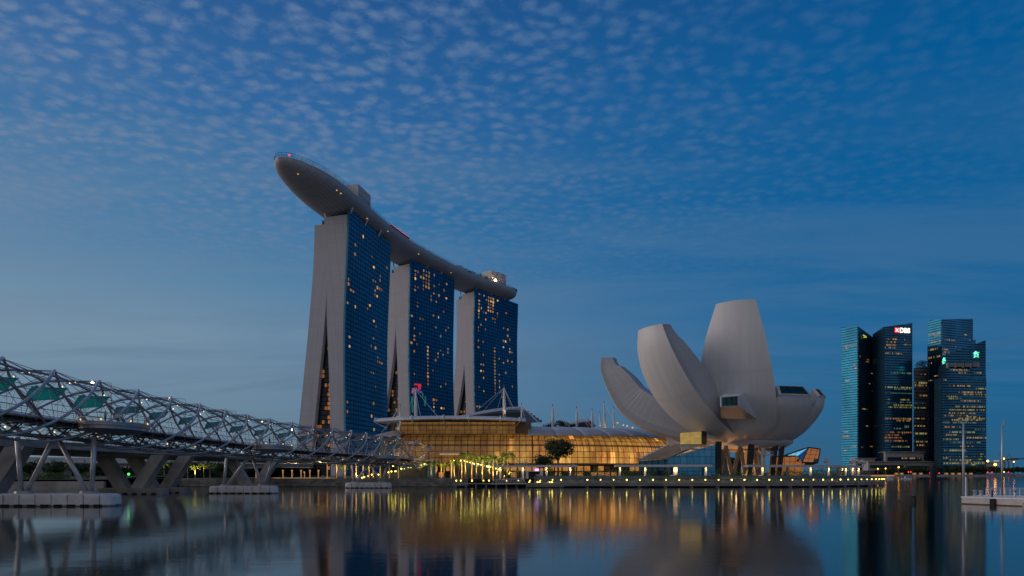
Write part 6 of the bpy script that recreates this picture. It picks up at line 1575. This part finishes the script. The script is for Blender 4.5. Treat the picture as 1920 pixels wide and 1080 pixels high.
# yellow-green crown light
p = P(1620.5, 630.5, 1108); cl_ = thing('crown_light', 'yellow-green lit emblem on the leftmost tower crown', 'sign', p); m = MB(); m.tube([p + Vector((-2, 0, 2)), p + Vector((1, -1, 0)), p + Vector((3, -1, -2.4))], .9, 5); m.build('stroke', glowing('lime', (.7, .9, .12), .6), cl_); MB().tube([p + Vector((-1, 0, -2)), p + Vector((2, -1, -1))], .9, 5).build('stroke', glowing('lime2', (.8, .85, .12), .6), cl_)

# low buildings on the far shore
def low(label, px0, px1, py0, py1, d, mat, strip=None):
    t = thing('low_building', label, 'building', P((px0 + px1) / 2, py1, d)); a, b = P(px0, py0, d), P(px1, py1, d)
    MB().box(((a.x + b.x) / 2, d + 9, (a.z + b.z) / 2), (b.x - a.x, 18, a.z - b.z)).build('wall', mat, t)
    MB().box(((a.x + b.x) / 2, d + 8, a.z + .5), (b.x - a.x + 3, 22, 1)).build('roof', 'concrete', t)
    m = MB(); m.box(((a.x + b.x) / 2, d - .2, lerp(a.z, b.z, .55)), ((b.x - a.x) * .9, .5, (a.z - b.z) * .35)); m.build('window_band', 'office_black', t)
    if strip:
        q0, q1 = P(strip[0], strip[2], d), P(strip[1], strip[3], d); m = MB(); y = d - .6
        m.add([(q0.x, y, q1.z), (q1.x, y, q1.z), (q1.x, y, q0.z), (q0.x, y, q0.z)], [[0, 1, 2, 3]], [[(0, 0), (40, 0), (40, .5), (0, .5)]]); m.build('lit_window', RW, t)
low('broad pale podium with a lit orange window band', 1660, 1732, 848, 872, 1080, 'concrete', (1690, 1729, 858, 860.5))
low('long low glass-roofed pavilion on the far shore', 1628, 1697, 866, 882, 1062, 'concrete')
low('grey low block right of the glass-roofed pavilion', 1697, 1746, 866, 886, 1070, 'concrete')
low('dim low block at the foot of the leftmost tower', 1604, 1640, 860, 888, 1090, 'concrete_dark')
low('dark low warehouse at the far right shore', 1849, 1870, 868, 886, 1400, 'concrete_dark')
# trees on the far shore
def far_trees():
    rr = random.Random(31); protos = []
    for k in range(4):
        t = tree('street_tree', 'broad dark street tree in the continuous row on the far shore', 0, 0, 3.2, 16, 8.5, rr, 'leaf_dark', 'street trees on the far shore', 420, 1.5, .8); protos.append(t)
    px = 1657; i = 0
    while px < 1935:
        d = 1042 + rr.uniform(-6, 16); sc = rr.uniform(.72, .9) if px < 1740 else rr.uniform(.85, 1.1)
        if px > 1860: sc *= .85
        if i < 4: o = protos[i]
        else: o = dup(protos[rr.randint(0, 3)], (0, 0, 0))
        o.location = (XZ(px, d), d, 3.2 - 3.2 * sc); o.scale = (sc,) * 3; o.rotation_euler = (0, 0, 0)
        px += rr.uniform(5.5, 9.5); i += 1
def reorigin():
    pass
far_trees()
def far_lamp(px, py, d, mat, r, lab, name='street_lamp', grp='lamps on the far shore'):
    p = P(px, py, d); t = thing(name, lab, 'lamp', (p.x, d, 3), grp); MB().tube([(p.x, d, 3), (p.x, d, p.z)], .22, 5).build('pole', 'mid', t); MB().ball(p, r, 8, 5).build('lamp', mat, t)
for px, py, r, lab in ((1660.5, 878.5, .9, 'orange lamp behind the far trees, leftmost'), (1685, 876, 1.1, 'orange lamp among the trees under the podium'), (1646, 879, .9, 'orange lamp right of the promenade tip'), (1852, 864.5, 1.5, 'orange lamp at the right foot of the emblem tower'), (1866, 871, 2.0, 'brightest orange lamp, right of the emblem tower'), (1882, 860, 1.3, 'orange lamp by the harbour cranes'), (1882.5, 885, .8, 'low orange lamp below the cranes'), (1901, 866, 1.0, 'small lamp by the right harbour crane')):
    far_lamp(px, py, 1030, 'orangeglow', r, lab)
for px, py, lab in ((1703.5, 885, 'red light left of the dark monument, under the trees'), (1708, 885, 'red light second from left under the trees'), (1743.5, 887, 'red light close to the dark monument'), (1761, 887, 'red light just right of the dark monument'), (1852, 885.5, 'red light below the emblem tower corner'), (1860, 885.5, 'red light under the right trees'), (1891, 885.5, 'red light below the harbour cranes')):
    far_lamp(px, py, 1026, 'red', .95, lab, 'signal_lamp', 'red lights on the far shore')
for px, lab in ((1682, 'lit stall leftmost under the far trees'), (1692, 'lit stall second from left'), (1716, 'lit stall right of the two red lights'), (1728, 'lit stall left of the monument'), (1776, 'lit stall right of the monument'), (1788, 'lit stall among the far trees'), (1800, 'brightest lit stall under the emblem tower'), (1811, 'lit stall next to the brightest one'), (1822, 'rightmost lit stall under the far trees')):
    d = 1030; p = P(px, 888, d); t = thing('market_stall', lab, 'stall', (p.x, d, 3)); MB().box((p.x, d + 1, 6.2), (6, 3.4, .5)).build('roof', 'dark', t); MB().box((p.x, d + 2, 4.6), (5.2, .4, 2.6)).build('lit_back', glowing('stall_light', (1, .5, .16), .28, .8, .6), t)
    for s_ in (-2.7, 2.7): MB().tube([(p.x + s_, d, 3), (p.x + s_, d, 6)], .14, 4).build('post', 'dark', t)
t = thing('lit_ferry_pier', 'long orange-lit low pier just right of the promenade tip', 'pier', P(1650, 891, 700)); x0, x1 = XZ(1600, 700), XZ(1676, 700)
MB().box(((x0 + x1) / 2, 703, 1.0), (x1 - x0, 7, 1.6)).build('deck', 'concrete', t); MB().box(((x0 + x1) / 2, 699.3, 2.6), (x1 - x0, .4, .9)).build('lit_edge', glowing('pier_strip', (1, .42, .1), .5), t); MB().box(((x0 + x1) / 2, 702, 3.8), (x1 - x0, 4, .3)).build('roof', 'concrete_dark', t)
# harbour cranes
for px, lab in ((1880, 'harbour gantry crane standing behind the right lamp post'), (1895, 'harbour gantry crane farther right')):
    d = 1900; p = P(px, 888, d); t = thing('harbour_crane', lab, 'crane', (p.x, d, 2)); zt = ZY(852, d)
    for sx in (-8, 8):
        for sy in (0, 16): MB().tube([(p.x + sx, d + sy, 2), (p.x + sx * .8, d + sy, zt - 14)], 1.3, 4).build('leg', 'mid', t)
    MB().box((p.x, d + 8, zt - 18), (24, 22, 4)).build('portal', 'white', t); MB().tube([(p.x - 6, d + 4, zt - 16), (p.x - 3, d + 8, zt), (p.x + 3, d + 8, zt), (p.x + 8, d + 4, zt - 16)], 1.1, 4).build('apex_frame', 'mid', t); MB().tube([(p.x, d + 8, zt - 15), (p.x + 10, d - 46, zt - 12)], 1.6, 4).build('boom', 'mid', t)
# boats and the dark monument
def boat(px, d, L, label, rz=0.):
    p = P(px, 888, d); t = thing('motor_boat', label, 'boat', (p.x, d, 0)); rows = []
    for k in range(11):
        f = k / 10; x = (f - .5) * L; w = L * .16 * math.sin(math.pi * min(1, .25 + f * .0 + .5)) * (1 - max(0, f - .55) ** 1.5 * 3.0); w = max(.05, w); sh_ = .95 + .5 * f ** 2
        rows.append([(p.x + x, d - w, sh_), (p.x + x, d - w * .8, .0), (p.x + x, d, -.3), (p.x + x, d + w * .8, .0), (p.x + x, d + w, sh_)])
    m = MB().grid(rows); m.grid([[r_[0], r_[4]] for r_ in rows]); m.add(rows[0], [[0, 1, 2, 3, 4]]); fixn(m.build('hull', 'boat', t))
    c = MB(); c.hexa([(p.x - L * .22, d - L * .11, 1.0), (p.x + L * .22, d - L * .09, 1.0), (p.x + L * .22, d + L * .09, 1.0), (p.x - L * .22, d + L * .11, 1.0)], [(p.x - L * .16, d - L * .09, 2.4), (p.x + L * .08, d - L * .08, 2.4), (p.x + L * .08, d + L * .08, 2.4), (p.x - L * .16, d + L * .09, 2.4)]); cb = c.build('cabin', 'boat', t)
    w_ = MB(); w_.box((p.x - L * .02, d - L * .105, 1.75), (L * .22, .1, .5)); w_.build('window', 'office_black', cb)
boat(1700, 556, 8.4, 'small white cabin boat left of the dark monument'); boat(1667, 556, 6.4, 'smaller white boat near the promenade tip')
p = P(1750.5, 898, 600); t = thing('water_monument', 'dark bulbous monument standing in the water on a ring of floats', 'monument', (p.x, 600, 0)); 
m = MB(); m.lathe([(.01, -.5), (2.2, -.4), (2.4, 2.0), (3.0, 6), (3.6, 9.5), (3.5, 12), (2.5, 14), (1.0, 14.9), (.01, 15.1)], (p.x, 600, 0), 20); fixn(m.build('body', simple('dark_wrapped_stone', (.018, .02, .03), .6, 0, .5, .6, .4), t, smooth=True))
m = MB(); m.ball((p.x - 1.2, 597.6, 11.2), 1.5, 10, 6); fixn(m.build('knob', 'dark', t, smooth=True))
f_ = MB()
for k in range(16): a = 6.283 * k / 16; f_.ball((p.x + 11 * math.cos(a), 600 + 7 * math.sin(a), .25), .9 + .3 * (k % 3), 8, 5)
f_.build('float', 'rubber', t)

# ------------------------------------------------------------------ pale pontoon at the right with lamp posts
def near_pontoon():
    t = thing('concrete_pontoon', 'pale concrete pontoon with white railing at the right edge', 'pontoon', P(1880, 945, 100))
    c = [P(1803, 935, 108), P(1842, 931, 116), P(2040, 938, 110), P(2040, 950, 92)]; poly = [(q.x, q.y) for q in (c[0], c[3], c[2], c[1])]
    m = MB(); m.prism(poly, -.6, 1.0); fixn(m.build('hull', simple('pontoon_concrete', (.46, .45, .44), .75, 0, .25, .5, .1), t))
    ctr = Vector((sum(q[0] for q in poly) / 4, sum(q[1] for q in poly) / 4, 0)); o2 = [(lerp(ctr.x, x, 1.01), lerp(ctr.y, y, 1.03)) for x, y in poly]; fixn(MB().prism(o2, 1.0, 1.16).build('deck_slab', 'cap', t))
    A, B = Vector((*poly[0], 0)), Vector((*poly[1], 0)); dr = (B - A).normalized(); nr = Vector((dr.y, -dr.x, 0)); L = (B - A).length; nr = nr if nr.y < 0 else -nr
    w = MB(); q = [A - dr * .1 + nr * .03, B + nr * .03]; w.hexa([(q[0].x, q[0].y, -.1), (q[1].x, q[1].y, -.1), (q[1].x - nr.x * .02, q[1].y - nr.y * .02, -.1), (q[0].x - nr.x * .02, q[0].y - nr.y * .02, -.1)], [(q[0].x, q[0].y, .16), (q[1].x, q[1].y, .14), (q[1].x - nr.x * .02, q[1].y - nr.y * .02, .14), (q[0].x - nr.x * .02, q[0].y - nr.y * .02, .16)]); fixn(w.build('waterline_stain', simple('brown_waterline', (.12, .075, .035), .9), t))
    for px in (1831, 1894): 
        f = (XZ(px, 100) - A.x) / (B.x - A.x); k = (A + dr * (f * L)) + nr * .12; m = MB(); m.box((k.x, k.y, .42), (.75, .4, .8), math.atan2(dr.y, dr.x)); m.tube([k + Vector((0, 0, .82)), k + Vector((0, 0, 1.0))], .36, 10); m.build('fender', 'rubber', t)
    for px, d, h in ((1828, 111, .85), (1839.5, 112, .75)):
        x = XZ(px, d); m = MB(); m.lathe([(.28, 1.15), (.28, 1.15 + h), (.34, 1.16 + h), (.34, 1.28 + h), (.01, 1.32 + h)], (x, d, 0), 12); fixn(m.build('bollard', 'lampmetal', t, smooth=True))
    rl = thing('pontoon_railing', 'white metal railing standing on the pale pontoon', 'railing', P(1850, 932, 114)); m = MB(); a, b = P(1849, 931, 114), P(2035, 934, 109); a.z = b.z = 1.16
    n = 20
    for k in range(n + 1): q = a.lerp(b, k / n); m.tube([q, q + Vector((0, 0, 1.25))], .06, 5)
    m.build('posts', 'lampmetal', rl)
    m = MB()
    for z in (.3, .55, .8, 1.05, 1.25): m.tube([a + Vector((0, 0, z)), b + Vector((0, 0, z))], .04 if z < 1.2 else .065, 5)
    m.build('rails', 'lampmetal', rl)
    for px, lab in ((1860, 'black-banded short bollard lamp beside the railing, left'), (1903, 'white short bollard lamp with black cap, right')):
        x = XZ(px, 105); b_ = thing('bollard_lamp', lab, 'bollard', (x, 105, 1.16)); MB().tube([(x, 105, 1.16), (x, 105, 2.0)], .12, 8).build('shaft', 'lampmetal' if px > 1880 else 'dark', b_); MB().tube([(x, 105, 2.0), (x, 105, 2.2)], .14, 8).build('cap', 'dark', b_)
    for px, ty, by, d, r, lab, bend in ((1806.5, 793, 935, 109, .17, 'tall white lamp post at the left end of the pontoon', 1.0), (1879, 797, 918, 124, .17, 'tall white lamp post behind the railing, by the cranes', .45)):
        x = XZ(px, d); zt = ZY(ty, d); l = thing('lamp_post', lab, 'lamp post', (x, d, 0)); 
        MB().tube([(x, d, -.4), (x, d, lerp(1, zt, .5)), (x, d, zt)], [r * 1.15, r, r * .8], 8).build('pole', 'lampmetal', l, smooth=True); MB().tube([(x, d, zt - .1), (x + bend, d, zt + .55)], .1, 6).build('arm', 'lampmetal', l)
        MB().box((x + bend + .12, d, zt + .62), (.6, .3, .12)).build('lamp_head', 'lampmetal', l)
    x = XZ(1811.5, 108.5); p_ = thing('mooring_pile', 'short white mooring pile beside the left lamp post', 'pile', (x, 108.5, 0)); MB().tube([(x, 108.5, -.4), (x, 108.5, ZY(894, 108.5))], .14, 8).build('shaft', 'lampmetal', p_); MB().lathe([(.16, 0), (.16, .1), (.01, .16)], (x, 108.5, ZY(894, 108.5)), 8).build('cap', 'dark', p_)
    g_ = P(1915, 950, 95); s_ = thing('mooring_block', 'grey block moored against the pontoon corner at the right edge', 'float', (g_.x, 94, 0)); MB().hexa([(g_.x - .9, 91.5, -.4), (g_.x + 5, 90, -.4), (g_.x + 5, 92.4, -.4), (g_.x - .9, 93.6, -.4)], [(g_.x - .9, 91.5, .85), (g_.x + 5, 90, .85), (g_.x + 5, 92.4, .85), (g_.x - .9, 93.6, .85)]).build('block', 'concrete', s_)
near_pontoon()
